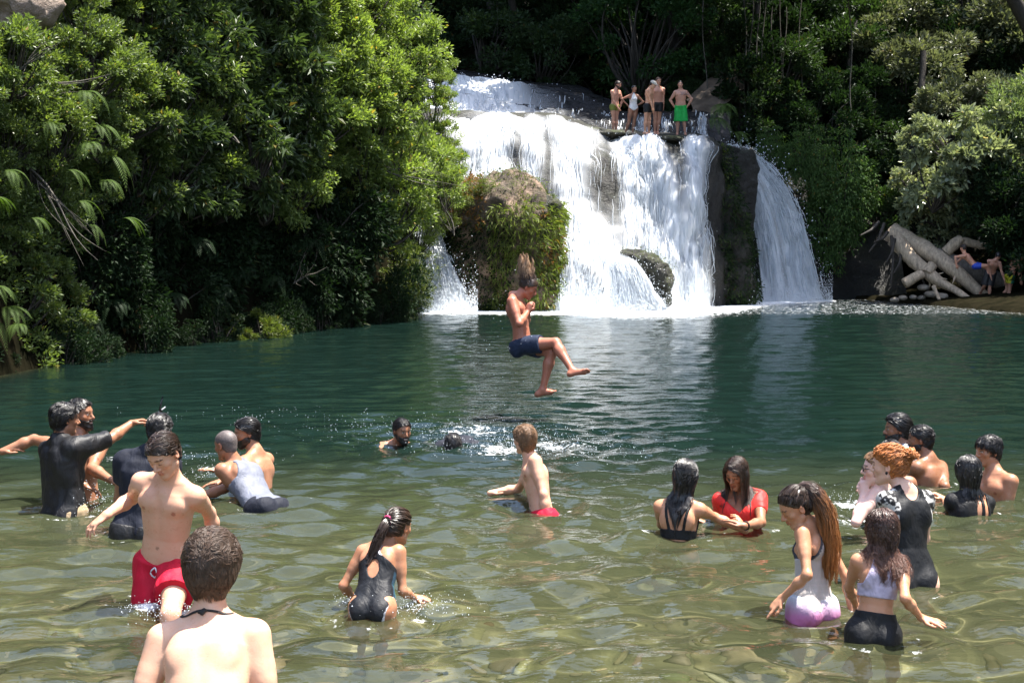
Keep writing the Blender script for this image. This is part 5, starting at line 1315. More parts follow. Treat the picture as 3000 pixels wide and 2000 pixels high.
M_TEE = cloth_material('red_tee_cloth', (.72, .028, .022), .6); M_GREY = cloth_material('grey_singlet_cloth', (.14, .15, .19), .65)
M_WHITE = cloth_material('white_cloth', (.72, .72, .72), .6); M_KHAKI = cloth_material('khaki_cloth', (.34, .25, .15), .75)
M_BLUE = cloth_material('navy_shorts_cloth', (.018, .026, .052), .7, spec=.2); M_GREEN = cloth_material('green_shorts_cloth', (.012, .34, .06), .6)
M_OLIVE = cloth_material('olive_shorts_cloth', (.15, .17, .03), .6); M_ROYAL = cloth_material('blue_shorts_cloth', (.02, .06, .40), .6)
M_CORD = cloth_material('cord', (.012, .010, .009), .6); M_TRIM = cloth_material('white_piping', (.68, .68, .72), .5)
M_PATTERN = cloth_material('patterned_cloth', (1, 1, 1), .6, attr=True)
M_GLASS = cloth_material('dark_lens', (.01, .01, .012), .12, spec=.6); M_METAL = cloth_material('bright_metal', (.6, .6, .62), .25, spec=.9)

def limb_cone(A, B, f0, f1, r0, r1, k=.02, cut=True):
    """cloth tube round a limb between fractions f0 and f1 with a clean hem"""
    A = np.asarray(A); B = np.asarray(B); a = A + (B - A) * f0; b = A + (B - A) * f1
    p = p_cone(a, b, r0, r1, k)
    if not cut: return p
    d = nrm(B - A).astype(np.float32); fn0 = p[2]; bb = b.astype(np.float32)
    def fn(P): return np.maximum(fn0(P), (P - bb) @ d)
    return (p[0], p[1], fn, k, False)
def shorts(h, name, mat, top=.10, frac=.62, flare=1.25, off=.010, wr=.006, briefs=False, colfn=None, seed=2):
    k = h.k; cones = []
    for Lg in (h.LL, h.LR):
        A, B = Lg[0], Lg[1]
        if not briefs: cones.append(limb_cone(A, B, -.02, frac, .094 * k + off, (.078 * flare) * k + off, .02))
    def mask(t, U, V, P):
        m = (t - top) * .525 * k
        if briefs: m = np.maximum(m, -(t + .20) * .525 * k + 0 * U)
        return m
    return h.cloth(name, mat, ('torso',), off, mask, cones, wr, 16, colfn=colfn, wdir=(1, 1, .4), seed=seed)
def shirt(h, name, mat, hem=-.10, sl=(.5, .5), off=.012, wr=.008, neck=.075, sleeve=.062, seed=3, vneck=0, colfn=None):
    k = h.k; cones = []
    for (S, E, *_), f in ((h.AL, sl[0]), (h.AR, sl[1])):
        cones.append(limb_cone(S, E, 0, f, sleeve * k, (sleeve - .002) * k, .03))
    N = h.N + h.spine * .02 * k
    def mask(t, U, V, P):
        r = np.sqrt(U ** 2 + (V - .012) ** 2)
        m = np.maximum((hem - t) * .525 * k, np.where(t > .80, neck * k - r, -1))
        if vneck: m = np.maximum(m, np.where((V > .02) & (t > .6), np.minimum((t - 1 + vneck) * .5 - np.abs(U) * 1.0, .02), -1))
        return m
    return h.cloth(name, mat, ('torso', 'should'), off, mask, cones, wr, 11, wdir=(1, 1, .55), seed=seed, colfn=colfn)
def beard(h, mat, n=300, L=.014, thick=.006):
    k = h.hk; g = np.random.default_rng(4)
    def mask(t, U, V, P):
        x, y, z = h.hloc(P).T; ax = np.abs(x)
        top = z + .028 + np.where(y > .03, (y - .03) * .45, 0)
        m = np.maximum(np.maximum(top, -.016 - y), -.128 - z)
        mouth = np.minimum(np.minimum(.024 - ax, .0105 - np.abs(z + .0625)), y - .06)
        m = np.maximum(m, mouth)
        m = np.where((np.abs(z + .0455) < .006) & (ax < .028) & (y > .07), np.minimum(m, -.004), m)
        return m * k
    o = h.cloth('beard', mat, ('head', 'face'), thick, mask, (), .002, 70, h=min(h.h, .006))
    if o is None or not n: return
    V0 = np.array([v.co for v in o.data.vertices]) + h.base
    P = V0[g.integers(0, len(V0), n)]; G = nrm_rows(P - h.hp(0, .03, -.04)); dn = nrm_rows(G * .5 - h.hz * .9 + g.normal(size=P.shape) * .25)
    T = np.linspace(0, 1, 4)[None, :, None]
    Pth = P[:, None] - G[:, None] * .003 + dn[:, None] * T * (L * (.6 + .6 * g.random(n)))[:, None, None]
    V, Fc, al = tubes(Pth, np.full(n, .0026 * k)); h.child('beard_locks', V, Fc, mat, {'along': al})
def ring(center, u, v, ru, rv, w, n=24, sag=None):
    a = np.linspace(0, 2 * math.pi, n)
    P = center + np.outer(np.cos(a) * ru, u) + np.outer(np.sin(a) * rv, v)
    if sag is not None: P = P + sag(a)
    V, Fc, _ = tubes(P[None], np.array([w]), False, 6); return V, Fc
def person(h, label, group=None):
    h.body(SK)
    tag(h.o, label, 'person', group)
    return h
def shorthair(h, mat, cap=.012, n=900, L=.06, seed=1, low=-.068, front=.072, wet=False, **kw):
    kw.pop('topboost', 0); h.cap('hair', mat, cap * .8, low, front, .003, 70)
    a = dict(n=int(n * 2.2), length=L, steps=7, w=.0021, up=.05, back=.45 if wet else .15, down=.25, jit=.3 if wet else .42, puff=.09 if wet else .2, lift=cap, low=low, front=front, seed=seed, side=.1)
    a.update(kw)
    h.strands('hair_locks', mat, **a)
def lower_w(y): return None

LOWCUT = -1.9
def near_left():
    # boy in red shorts wading
    h = Human(7.65, 1.70, 'm', 'fair', .97, .0062, pel=(484, 1655), neck=(494, 1408), neck_s=-1, head=(481, 1332), head_s=-1, hyaw=-20, cyaw=-14, yaw=-24, pitch=32, roll=4,
              RA=[(388, 1458, 1), (312, 1508, -1), (247, 1556, 0)], LA=[(612, 1500, 1), (640, 1592, 1), (650, 1650, 0)], rhand=dict(curl=.45, palm=np.array([.2, .3, -1]), spread=.2),
              LL=[(499, 1800, -1), (490, 1990, 0)], RL=[(441, 1795, 0), (452, 2010, 1)], face='down', croll=-4, fat=.004)
    person(h, 'boy wading in knee-deep water in red shorts, looking down with one arm out')
    shorthair(h, HAIR_DARK, .010, 988, .06, 3, front=.062, wet=True, side=.35)
    def redcol(P): return np.tile(np.array([.55, .012, .035]), (len(P), 1))
    shorts(h, 'shorts', M_RED, .07, .60, 1.28, .014, .016)
    c = h.P + h.spine * .035 + h.fwd * .122
    T = np.linspace(0, 1, 9)[:, None]
    loops = []
    for q in (-1, 1):
        b = c + np.outer(np.sin(T[:, 0] * 3.1) * .020 * q, h.uc) - np.outer(T[:, 0] * .06, h.spine) + h.fwd * .012 * np.sin(T * 3)
        loops.append(b)
    V, Fc, _ = tubes(np.stack(loops), np.full(2, .0045), False, 5); h.child('drawstring', V, Fc, M_TRIM)
    # boy in front, seen from behind
    h = Human(4.3, 1.68, 'm', (.62, .385, .265), .95, .0055, pel=(600, 2250), neck=(612, 1828), neck_s=1, head=(620, 1702), head_s=0, hyaw=176, cyaw=174, yaw=178, pitch=2,
              LA=[(392, 2110, 0), (385, 2330, 0)], RA=[(806, 2150, 0), (812, 2370, 0)], croll=5, wide=.96, detail=True)
    person(h, 'bare-backed boy in the foreground seen from behind with a cord necklace')
    h.cap('hair', HAIR_BROWN, .022, -.078, .072, .006, 55, topboost=.008)
    h.strands('hair_locks', HAIR_BROWN, 9000, .045, 7, .0015, clump=.45, up=.0, back=.1, down=.9, side=.2, jit=.45, seed=5, puff=.14, region=lambda L: (L[:, 2] < .08) & (L[:, 2] > -.066))
    h.strands('crown_locks', HAIR_BROWN, 6500, .055, 8, .0016, clump=.5, up=.1, back=-.35, down=.1, side=.5, jit=.6, seed=15, puff=.25, region=lambda L: L[:, 2] > .05, curl=.002, cfreq=70)
    V, Fc = ring(h.N + h.spine * .0, h.uc, h.fwd, .082, .078, .0042, 40, lambda a: np.outer(np.where(np.sin(a) > 0, -.05 * np.sin(a), .016 * -np.sin(a)), h.spine))
    # lay the cord on the skin
    d = h.f.sample(V); V = V - nrm_rows(h.f.grad(V)) * (d - .003)[:, None]
    h.child('necklace', V, Fc, M_CORD)
    kn = h.N - h.fwd * .075 + h.spine * .012; kn = kn - nrm(h.f.grad(kn[None])[0]) * (h.f.sample(kn[None])[0] - .004)
    f = Field(kn - .03, kn + .03, .003); 
    for a, b in (((-.010, 0, .0), (.010, 0, .004)), ((0, -.006, -.004), (.004, .004, .006))): f.add(p_cone(kn + np.array(a), kn + np.array(b), .0075, .0065, .003))
    P, Fq = f.mesh(); h.child('necklace_knot', P, Fq, M_CORD)
    shorts(h, 'shorts', M_BLUE, .02, .6, 1.25, .012, .006)

def left_group():
    # man in black shirt holding sunglasses up
    h = Human(10.2, 1.72, 'm', 'brown', 1.03, .0078, pel=(189, 1508), neck=(180, 1302), neck_s=0, head=(186, 1262), head_s=0, hyaw=150, cyaw=140, yaw=128, pitch=4,
              RA=[(322, 1286, 1), (385, 1240, 1), (429, 1226, 0)], LA=[(150, 1404, 1), (262, 1424, 1), (305, 1446, 0)], rhand=dict(curl=.9, palm=np.array([-.2, -.3, -1])), lhand=dict(curl=.4), fat=.008, shrug=(0, .02))
    person(h, 'man in a wet black shirt seen from behind, holding sunglasses up with his right arm')
    shorthair(h, HAIR_BLACK, .018, 988, .055, 6, -.075, wet=False)
    shirt(h, 'shirt', M_BLACK, -.10, (.95, .96), .020, .020, .066, .070)
    shorts(h, 'shorts', M_KHAKI, .02, .9, 1.3, .022, .012)
    global HOLD; HOLD = h
    # bearded man facing right behind him
    h = Human(10.8, 1.76, 'm', 'brown', 1.06, .0085, pel=(226, 1475), neck=(231, 1287), neck_s=0, head=(235, 1233), head_s=0, hyaw=40, cyaw=32, yaw=78, pitch=-3,
              RA=[(100, 1287, 1), (50, 1306, 0), (30, 1318, 0)], LA=[(270, 1372, -1), (324, 1405, -1), (346, 1420, 0)], rhand=dict(curl=.3), lhand=dict(curl=1.1), fat=.01, face='smile')
    person(h, 'bearded bare-chested man grinning behind the black shirt, one arm stretched left')
    shorthair(h, HAIR_BLACK, .014, 798, .05, 7, -.06, up=.35, topboost=.012)
    beard(h, HAIR_BLACK, 300, 0.0140)
    shorts(h, 'shorts', M_BLUE, .05, .6, 1.2)
    # man in dark tee with his back turned
    h = Human(9.6, 1.74, 'm', 'brown', 1.03, .0078, pel=(406, 1545), neck=(436, 1336), neck_s=0, head=(460, 1282), head_s=0, hyaw=175, cyaw=178, yaw=170, pitch=8,
              LA=[(350, 1462, 1), (400, 1486, 1)], RA=[(500, 1455, 1), (470, 1490, 1)])
    person(h, 'man in a dark navy tee with his back turned, behind the boy in red shorts')
    shorthair(h, HAIR_BLACK, .016, 874, .05, 8, -.07, wet=True)
    shirt(h, 'tee_shirt', M_NAVY, -.12, (.55, .55), .014, .016, .068)
    shorts(h, 'shorts', M_BLACK, .05, .8, 1.3, .02)
    # shaven-headed man in a grey singlet
    h = Human(10.5, 1.70, 'm', 'brown', 1.0, .0078, pel=(776, 1492), neck=(694, 1366), neck_s=1, head=(669, 1318), head_s=0, hyaw=-115, cyaw=-122, yaw=-125, pitch=10, lumbar=-.03,
              LA=[(726, 1458, -1), (706, 1500, 0)], RA=[(640, 1440, 1), (618, 1444, 0), (600, 1446, 0)], rhand=dict(curl=.3))
    person(h, 'shaven-headed man in a grey singlet leaning forward with a hand in the water')
    h.cap('hair', HAIR_GREY, .003, -.06, .07, .0015, 90)
    k = h.k
    h.cloth('singlet', M_GREY, ('torso',), .008, lambda t, U, V, P: np.maximum(np.maximum((-.12 - t) * .5, np.where(t > .62, np.abs(U) - (.135 - .16 * (t - .62)) * k, -1)),
            np.where(t > .84, .078 * k - np.sqrt(U ** 2 + (V - .02) ** 2), -1)), (), .006, 13, wdir=(1, 1, .5))
    shorts(h, 'shorts', M_NAVY, -.02, .6, 1.3, .02)
    # bare man with moustache behind him
    h = Human(11.2, 1.74, 'm', (.36, .18, .105), 1.0, .0085, pel=(768, 1512), neck=(748, 1332), neck_s=0, head=(728, 1281), head_s=0, hyaw=-95, cyaw=-110, yaw=-72, pitch=8,
              LA=[(724, 1408, -1), (650, 1410, 1), (606, 1417, 0)], RA=[(690, 1392, 1), (640, 1380, 1), (598, 1372, 0)], lhand=dict(curl=.25), rhand=dict(curl=.25))
    person(h, 'bare-shouldered man with wet black hair and stubble facing left behind the grey singlet')
    shorthair(h, HAIR_BLACK, .014, 798, .05, 9, -.07, wet=True)
    beard(h, HAIR_BLACK, 130, 0.0056)
    shorts(h, 'shorts', M_BLUE, .05, .6, 1.2)

def middle_group():
    # swimmer grinning
    h = Human(13.6, 1.74, 'm', 'brown', 1.08, .0095, pel=(1158, 1425), neck=(1170, 1302), neck_s=0, head=(1178, 1263), head_s=-1, hyaw=20, cyaw=15, yaw=32, pitch=6, face='smile',
              RA=[(1108, 1338, -1), (1098, 1350, -1)], LA=[(1240, 1340, -1), (1215, 1365, -1)])
    person(h, 'bearded man swimming up to his shoulders and smiling, beside the splash')
    shorthair(h, HAIR_BLACK, .012, 798, .045, 10, -.06, wet=True)
    beard(h, HAIR_BLACK, 210, 0.0084)
    # swimmer face down
    h = Human(14.2, 1.70, 'm', 'brown', 1.0, .0100, pel=(1362, 1316), neck=(1338, 1309), neck_s=-1, head=(1326, 1303), head_s=-1, hyaw=180, cyaw=180, yaw=8, pitch=78,
              LA=[np.array([-.7, -.5, -.5]), np.array([-.3, -.6, -.4])], RA=[np.array([.9, -.3, -.3]), np.array([.6, -.6, -.5])], LL=[np.array([.3, .9, -.2]), np.array([.2, .9, -.4])], RL=[np.array([.25, .9, -.3]), np.array([.2, .9, -.3])])
    person(h, 'swimmer face down in the splash, only dark hair and wet navy back showing')
    shorthair(h, HAIR_BLACK, .014, 570, .05, 11, -.08, wet=True)
    shirt(h, 'shirt', M_NAVY, -.05, (.6, .6), .014, .008, .07)
    # fair-haired boy looking back at the falls
    h = Human(10.4, 1.62, 'm', 'fair', .93, .0075, pel=(1588, 1526), neck=(1556, 1353), neck_s=1, head=(1539, 1297), head_s=0, hyaw=-70, cyaw=-78, yaw=-142, pitch=2,
              LA=[(1592, 1448, -1), (1600, 1496, 0), (1597, 1530, 0)], RA=[(1520, 1430, 1), (1474, 1438, 0), (1448, 1441, 0)], rhand=dict(curl=.2), lumbar=.02, wide=.92)
    person(h, 'fair-haired boy standing waist deep and looking back over the pool')
    shorthair(h, HAIR_LIGHT, .016, 1140, .055, 12, -.072, up=.2, down=.5)
    shorts(h, 'shorts', M_RED, .13, .6, 1.25, .014, .012)
    # girl in black swimsuit
    h = Human(7.36, 1.27, 'f', (.40, .195, .11), 1.0, headscale=1.08, h=.0060, pel=(1092, 1782), neck=(1118, 1600), neck_s=1, head=(1158, 1552), head_s=0, hyaw=165, cyaw=158, yaw=146, pitch=10, bust=.35, fat=.012, croll=3, hip=.92,
              RA=[(1180, 1733, -1), (1214, 1749, 1), (1238, 1751, 0)], LA=[(1016, 1698, 0), (1036, 1752, 1), (1045, 1785, 0)], rhand=dict(curl=.55, palm=np.array([0, .2, -1])), shrug=(.01, 0))
    person(h, 'girl with a wet ponytail wading in a black swimsuit with white piping')
    h.cap('hair', HAIR_DARK, .008, -.06, .072, .002, 60)
    tie = h.hp(.0, -.115, .045)
    tail(h, tie, [(0, -.03, -.02), (.012, -.07, -.12), (.03, -.085, -.24), (.05, -.07, -.33)], .026, HAIR_DARK, 'ponytail', 260, spread=.5)
    h.strands('hair_locks', HAIR_DARK, 420, .11, 6, .004, up=.2, back=1.0, down=.0, jit=.06, lift=.009, seed=13, low=-.06)
    V, Fc = ring(tie, h.hx, nrm(h.hz - h.hy * .3), .024, .024, .007, 18); h.child('hair_tie', V, Fc, cloth_material('pink_band', (.5, .05, .14), .6))
    k = h.k; wd = .165 * k
    def cut(t, U, V, P):
        back = V < .02 * k
        leg = np.where(V < .02 * k, -.40 + .36 * (np.abs(U) / k / .16) ** 3.2, -.30 + .36 * (np.abs(U) / k / .16) ** 1.3) - t
        strap = np.where(t > .62, np.where(back, np.abs(U) - (.040 + 1.0 * np.maximum(.80 - t, 0) ** 1.3) * k, np.abs(U) - (.115 - .1 * (t - .6)) * k), -1)
        hole = np.where(back, .078 * k - np.sqrt((U / .62) ** 2 + ((t - .55) * .525 * k) ** 2) * 1.0, -1)
        neck = np.where(t > .80, np.where(back, .050 * k - np.sqrt(U ** 2 + ((t - 1.03) * .525 * k) ** 2), .075 * k - np.sqrt(U ** 2 + ((t - .98) * .525 * k) ** 2)), -1)
        return np.maximum(np.maximum(leg * .5, strap), np.maximum(hole, neck))
    def piping(P):
        t, U, V, _ = h.tcoords(P.astype(np.float32)); m = cut(t, U, V, P); c = np.tile(np.array([.009, .010, .013]), (len(P), 1)); back = V < .02 * k
        edge = (m > -.011) & ((t > .74) | (t < .25))
        c[edge] = (.62, .62, .68)
        sd = (np.abs(U) > .118 * k) & (t < .55) & (t > .1) & (V > -.03 * k); c[sd] = (.02, .05, .08)
        sd2 = (np.abs(U) > .128 * k) & (t < .40) & (t > .1) & (V > -.0 * k); c[sd2] = (.05, .20, .19)
        return c
    h.cloth('swimsuit', cloth_material('black_swimsuit_cloth', (1, 1, 1), .58, attr=True, spec=.25), ('torso',), .0065, cut, (), .0025, 22, h=.0055, colfn=piping)

def tail(h, start, ctrl, r, mat, name, n=300, spread=.6, wave=0., rough=.0022, base=.35, curl=0., w=.0042, seed=3, world=False, steps=12, collide=True):
    """a bundle of hair hanging from start along control offsets (head frame, or world axes)"""
    g = np.random.default_rng(seed); k = h.hk
    C = [np.zeros(3)] + [np.asarray(c, float) for c in ctrl]
    C = np.array(C)
    if world: Pc = start + C * k
    else: Pc = start + (C @ np.stack([h.hx, h.hy, h.hz])) * k
    t = np.linspace(0, 1, steps); tc = np.linspace(0, 1, len(C))
    path = np.stack([np.interp(t, tc, Pc[:, q]) for q in range(3)], 1)
    for _ in range(2): path[1:-1] = (path[:-2] + 2 * path[1:-1] + path[2:]) / 4
    T = nrm_rows(np.gradient(path, axis=0)); A = nrm_rows(np.cross(T, h.fwd[None, :] + .01)); B = np.cross(T, A)
    a = g.random(n) * 6.28; q = np.sqrt(g.random(n)) * r * k
    grow = (base + np.minimum(t * 4, 1) * (1 - base) + spread * t)
    jit = np.cumsum(g.normal(size=(n, steps, 3)) * rough, 1)
    Pth = path[None] + (np.cos(a) * q)[:, None, None] * grow[None, :, None] * A[None] + (np.sin(a) * q)[:, None, None] * grow[None, :, None] * B[None] + jit
    ln = 1 - (.25 if name != 'flying_hair' else .62) * g.random(n)
    Pth = np.stack([np.stack([np.interp(t * ln[i], t, Pth[i, :, c]) for c in range(3)], 1) for i in range(n)])
    if curl:
        s_ = np.linspace(0, 1, steps); ph = g.random(n) * 6.28; fr = 16 + 10 * g.random(n)
        Pth += curl * np.minimum(1, s_ * 4)[None, :, None] * (np.cos(s_[None] * fr[:, None] + ph[:, None])[..., None] * A[None] + np.sin(s_[None] * fr[:, None] + ph[:, None])[..., None] * B[None])
    if collide:
        Q = Pth.reshape(-1, 3); inside = (Q > h.f.lo).all(1) & (Q < h.hi).all(1)
        for _ in range(2):
            sd = np.where(inside, h.f.sample(Q), 1); b = sd < .010
            if b.any(): Q[b] += nrm_rows(h.f.grad(Q[b])) * (.013 - sd[b])[:, None]
        Pth = Q.reshape(n, steps, 3)
    K = max(10, n // 20); gi = g.integers(0, n, K); mid = steps // 2
    dd = ((Pth[:, mid][:, None] - Pth[gi, mid][None]) ** 2).sum(-1); w_ = (.8 * np.linspace(0, 1, steps) ** 1.3)[None, :, None]
    Pth = Pth * (1 - w_) + Pth[gi[dd.argmin(1)]] * w_
    V, Fc, al = tubes(Pth, w * k * (.6 + .8 * g.random(n)))
    return h.child(name, V, Fc, mat, {'along': al})
def longhair(h, mat, n=700, L=.5, w=.0042, seed=2, curl=0., low=-.075, front=.07, cfreq=60, steps=20, grav=.8, lift=.014, jit=.06, capt=.011, side=.12, puff=.03, back=.5, lvar=.3, **kw):
    h.cap('hair', mat, capt, low, front, .003, 60)
    h.strands('hair_locks', mat, n, L, steps, w, up=.2, back=back, down=.2, side=side, low=low, front=front, grav=grav, lift=lift, jit=jit, curl=curl, cfreq=cfreq, collide=True, seed=seed, lvar=lvar, puff=puff, facefree=True, **kw)

def right_group():
    # woman with long black hair
    h = Human(9.3, 1.62, 'f', 'tan', 1.0, .0075, pel=(1984, 1622), neck=(1993, 1468), neck_s=0, head=(2003, 1421), head_s=0, hyaw=165, cyaw=158, yaw=150, pitch=6,
              RA=[(2092, 1513, 1), (2141, 1535, 0), (2172, 1531, 0)], LA=[(1938, 1535, 1), (1985, 1568, 1)], rhand=dict(curl=.5))
    person(h, 'woman with long wet black hair, back turned, holding hands with the woman in red')
    longhair(h, HAIR_BLACK, 1500, .46, .0028, 21, side=-.1, lvar=.4, attract=lambda c, t: -np.outer(((c - h.N) @ h.uc) * 5 * min(1, t * 2), h.uc))
    k = h.k
    h.cloth('bikini_top', M_LYCRA, ('torso',), .0065, lambda t, U, V, P: np.maximum(np.where(V < .02, np.maximum((.46 - t) * .5, np.where(t > .60, np.abs(np.abs(U) - (.055 + .1 * (t - .6)) * k) - .010, -1)), np.maximum((.5 - t) * .5, (t - .8) * .5)), (t - .97) * .5), (), 0, h=.006)
    h.cloth('bikini_bottom', M_LYCRA, ('torso',), .008, lambda t, U, V, P: np.maximum((t - .17) * .5, (-.10 + np.abs(U) * .9 - t) * .5), (), .002)
    # woman in red tee
    h = Human(9.75, 1.60, 'f', 'brown', 1.06, .0078, pel=(2180, 1625), neck=(2166, 1443), neck_s=0, head=(2157, 1387), head_s=-1, hyaw=-18, cyaw=-12, yaw=-34, pitch=20, face='down', fat=.012,
              LA=[(2230, 1530, -1), (2180, 1540, -1), (2146, 1524, 0)], RA=[(2112, 1528, 1), (2075, 1538, -1), (2055, 1526, 0)], lhand=dict(curl=.3), rhand=dict(curl=.5))
    person(h, 'woman in a bright red tee with long dark hair standing waist deep')
    h.cap('hair', HAIR_DARK, .012, -.075, .068, .003, 60)
    h.strands('hair_locks', HAIR_DARK, 1700, .40, 20, .0028, up=.1, back=.35, down=.3, side=.7, grav=.8, lift=.015, jit=.08, collide=True, seed=22, curl=.004, cfreq=45, low=-.075, front=.068, part=-.02, puff=.03, facefree=True)
    shirt(h, 'tee_shirt', M_TEE, -.15, (.55, .55), .012, .007, .082, .058, vneck=.30)
    V, Fc = ring(h.AL[2] - nrm(h.AL[2] - h.AL[1]) * .02, nrm(np.cross(h.AL[2] - h.AL[1], UP)), nrm(np.cross(np.cross(h.AL[2] - h.AL[1], UP), h.AL[2] - h.AL[1])), .029, .029, .006, 18); h.child('bracelet', V, Fc, M_CORD)
    # girl with long sun-bleached ponytail
    h = Human(7.45, 1.45, 'f', 'tan', .92, .0062, pel=(2379, 1752), neck=(2380, 1545), neck_s=0, head=(2332, 1487), head_s=-1, hyaw=-150, cyaw=-128, yaw=-82, pitch=28, roll=0, bust=.35, croll=4, hip=.93,
              LA=[(2365, 1684, -1), (2290, 1752, 1), (2250, 1790, 0)], RA=[(2458, 1655, 0), (2488, 1745, 0), (2506, 1784, 0)], lhand=dict(point=True, curl=.5, palm=np.array([.6, .3, -.8])), rhand=dict(curl=.5), face='down')
    person(h, 'girl with a long bleached ponytail in white tank top and tie-dye shorts, pointing down')
    h.cap('hair', HAIR_DARK, .007, -.06, .072, .002, 60)
    h.strands('hair_locks', HAIR_DARK, 420, .12, 6, .0038, up=.75, back=.75, down=.0, jit=.05, lift=.008, seed=23, low=-.06)
    tie = h.hp(0, -.085, .105)
    tail(h, tie, [(.05, 0, .01), (.12, -.03, -.06), (.175, -.05, -.19), (.185, -.06, -.34), (.18, -.06, -.48), (.175, -.06, -.62)], .042, HAIR_AUBURN, 'ponytail', 1300, spread=.5, w=.0022, seed=24, curl=.007, rough=.004, world=True)
    V, Fc = ring(tie, h.hx, nrm(h.hz * .3 + h.hy), .02, .02, .008, 18); h.child('hair_tie', V, Fc, M_CORD)
    k = h.k
    def tank(t, U, V, P):
        return np.maximum(np.maximum((-.06 - t) * .5, np.where(t > .60, np.abs(U) - (.115 - .19 * (t - .6)) * k, -1)), np.where(t > .50, np.where(V < .01, np.minimum((t - .50) * .5, .088 * k - np.abs(U)) if False else .052 * k * np.minimum(1, (t - .5) * 3) - np.abs(U), .062 * k - np.sqrt(U ** 2 + ((t - .98) * .525 * k) ** 2)), -1))
    def tankcol(P):
        t, U, V, _ = h.tcoords(P.astype(np.float32)); m = tank(t, U, V, P); c = np.tile(np.array([.46, .42, .40]), (len(P), 1))
        c[(np.sin(t * 95) > .75) & (t < .35)] = (.50, .44, .43)
        c[(m > -.009) & (t > .5)] = (.03, .03, .035); return c
    h.cloth('tank_top', cloth_material('white_tank_cloth', (1, 1, 1), .6, attr=True), ('torso',), .010, tank, (), .004, 16, h=.0055, colfn=tankcol)
    def dye(P):
        z = ((P - h.P) @ h.spine) / k + .03 * vnoise(P, 12, 4, 2); c = np.zeros((len(P), 3)); xs = [-.20, -.06, .05, .12]
        for q, v in enumerate(zip((.60, .22, .46), (.55, .42, .62), (.42, .60, .66), (.30, .62, .66))): c[:, q] = np.interp(z, xs, (v[0], v[1], v[2], v[3])) if q < 3 else 0
        cols = np.array([(.50, .10, .28), (.48, .17, .36), (.42, .42, .48), (.18, .40, .42)])
        for q in range(3): c[:, q] = np.interp(z, xs, cols[:, q])
        return c
    shorts(h, 'shorts', cloth_material('tie_dye_cloth', (1, 1, 1), .6, attr=True), .10, .36, 1.22, .012, .007, colfn=dye)
    # girl with curly hair
    h = Human(6.92, 1.30, 'f', 'tan', .96, .0062, pel=(2560, 1840), neck=(2580, 1630), neck_s=0, head=(2584, 1562), head_s=0, hyaw=172, cyaw=178, yaw=-165, pitch=4, bust=.3, hip=.88,
              RA=[(2652, 1752, -1), (2697, 1808, 1), (2750, 1822, 0)], LA=[(2486, 1720, 1), (2508, 1774, 1), (2516, 1800, 0)], rhand=dict(curl=.12, spread=.3, palm=np.array([.2, .1, -1])), lhand=dict(curl=.7))
    person(h, 'girl with curly brown hair in lavender crop top and black shorts, arm held out')
    longhair(h, HAIR_CURL, 1700, .37, .0028, 25, curl=.010, cfreq=60, steps=28, jit=.12, capt=.014, lift=.018, side=.2, grav=.7, lvar=.3, puff=.05)
    k = h.k
    def lav(P):
        n = vnoise(P, 60, 6, 2); return np.array([.42, .36, .46]) * (1 + .35 * n)[:, None]
    h.cloth('crop_top', cloth_material('lavender_cloth', (1, 1, 1), .7, attr=True), ('torso',), .0075, lambda t, U, V, P: np.maximum(np.maximum((.46 - t) * .5, np.where(t > .62, np.abs(U) - (.120 - .17 * (t - .62)) * k, -1)), np.where(t > .66, .062 * k - np.sqrt(U ** 2 + ((t - 1.0) * .4 * k) ** 2), -1)), (), .002, h=.0055, colfn=lav)
    shorts(h, 'shorts', M_LYCRA, .27, .55, 1.08, .008, .004)
    # red-haired woman in black swimsuit
    h = Human(8.1, 1.70, 'f', (.68, .44, .33), .97, .007, pel=(2660, 1668), neck=(2652, 1444), neck_s=0, head=(2622, 1394), head_s=0, hyaw=-165, cyaw=-158, yaw=-118, pitch=4,
              RA=[(2708, 1576, 1), (2688, 1560, 1)], LA=[(2600, 1570, 1), (2620, 1560, 1)])
    person(h, 'woman with curly copper hair in a black swimsuit with patterned shoulders')
    h.cap('hair', HAIR_RED, .014, -.062, .066, .006, 50)
    h.strands('hair_locks', HAIR_RED, 700, .075, 9, .0036, up=.2, back=.9, down=.0, jit=.3, lift=.016, seed=26, curl=.006, cfreq=90, low=-.06)
    tail(h, h.hp(0, -.10, .05), [(0, -.015, .01), (0, -.035, .0), (0, -.045, -.02)], .050, HAIR_RED, 'gathered_curls', 420, spread=.2, curl=.014, w=.0046, seed=27, steps=14)
    k = h.k
    def suit(t, U, V, P): return np.maximum(np.maximum((-.30 + .40 * (np.abs(U) / k / .16) ** 1.4 - t) * .5, np.where(t > .8, .058 * k - np.sqrt(U ** 2 + ((t - 1.06) * .4 * k) ** 2), -1)), np.where(t > .62, np.abs(U) - .158 * k, -1))
    def pat(P):
        t, U, V, _ = h.tcoords(P.astype(np.float32)); c = np.tile(np.array([.009, .010, .012]), (len(P), 1)); s_ = (np.abs(U) > (.098 + .1 * np.maximum(.95 - t, 0)) * k) & (t > .68)
        n = vnoise(P, 42, 8, 2); c[s_] = (.02, .02, .022); c[s_ & (n > .0)] = (.45, .44, .42); return c
    cones = [limb_cone(h.SL, h.AL[1], -.05, .2, .060 * k, .058 * k, .03), limb_cone(h.SR, h.AR[1], -.05, .2, .060 * k, .058 * k, .03)]
    h.cloth('swimsuit', cloth_material('patterned_swimsuit_cloth', (1, 1, 1), .6, attr=True, spec=.22), ('torso',), .0075, suit, cones, .0025, h=.0062, colfn=pat)
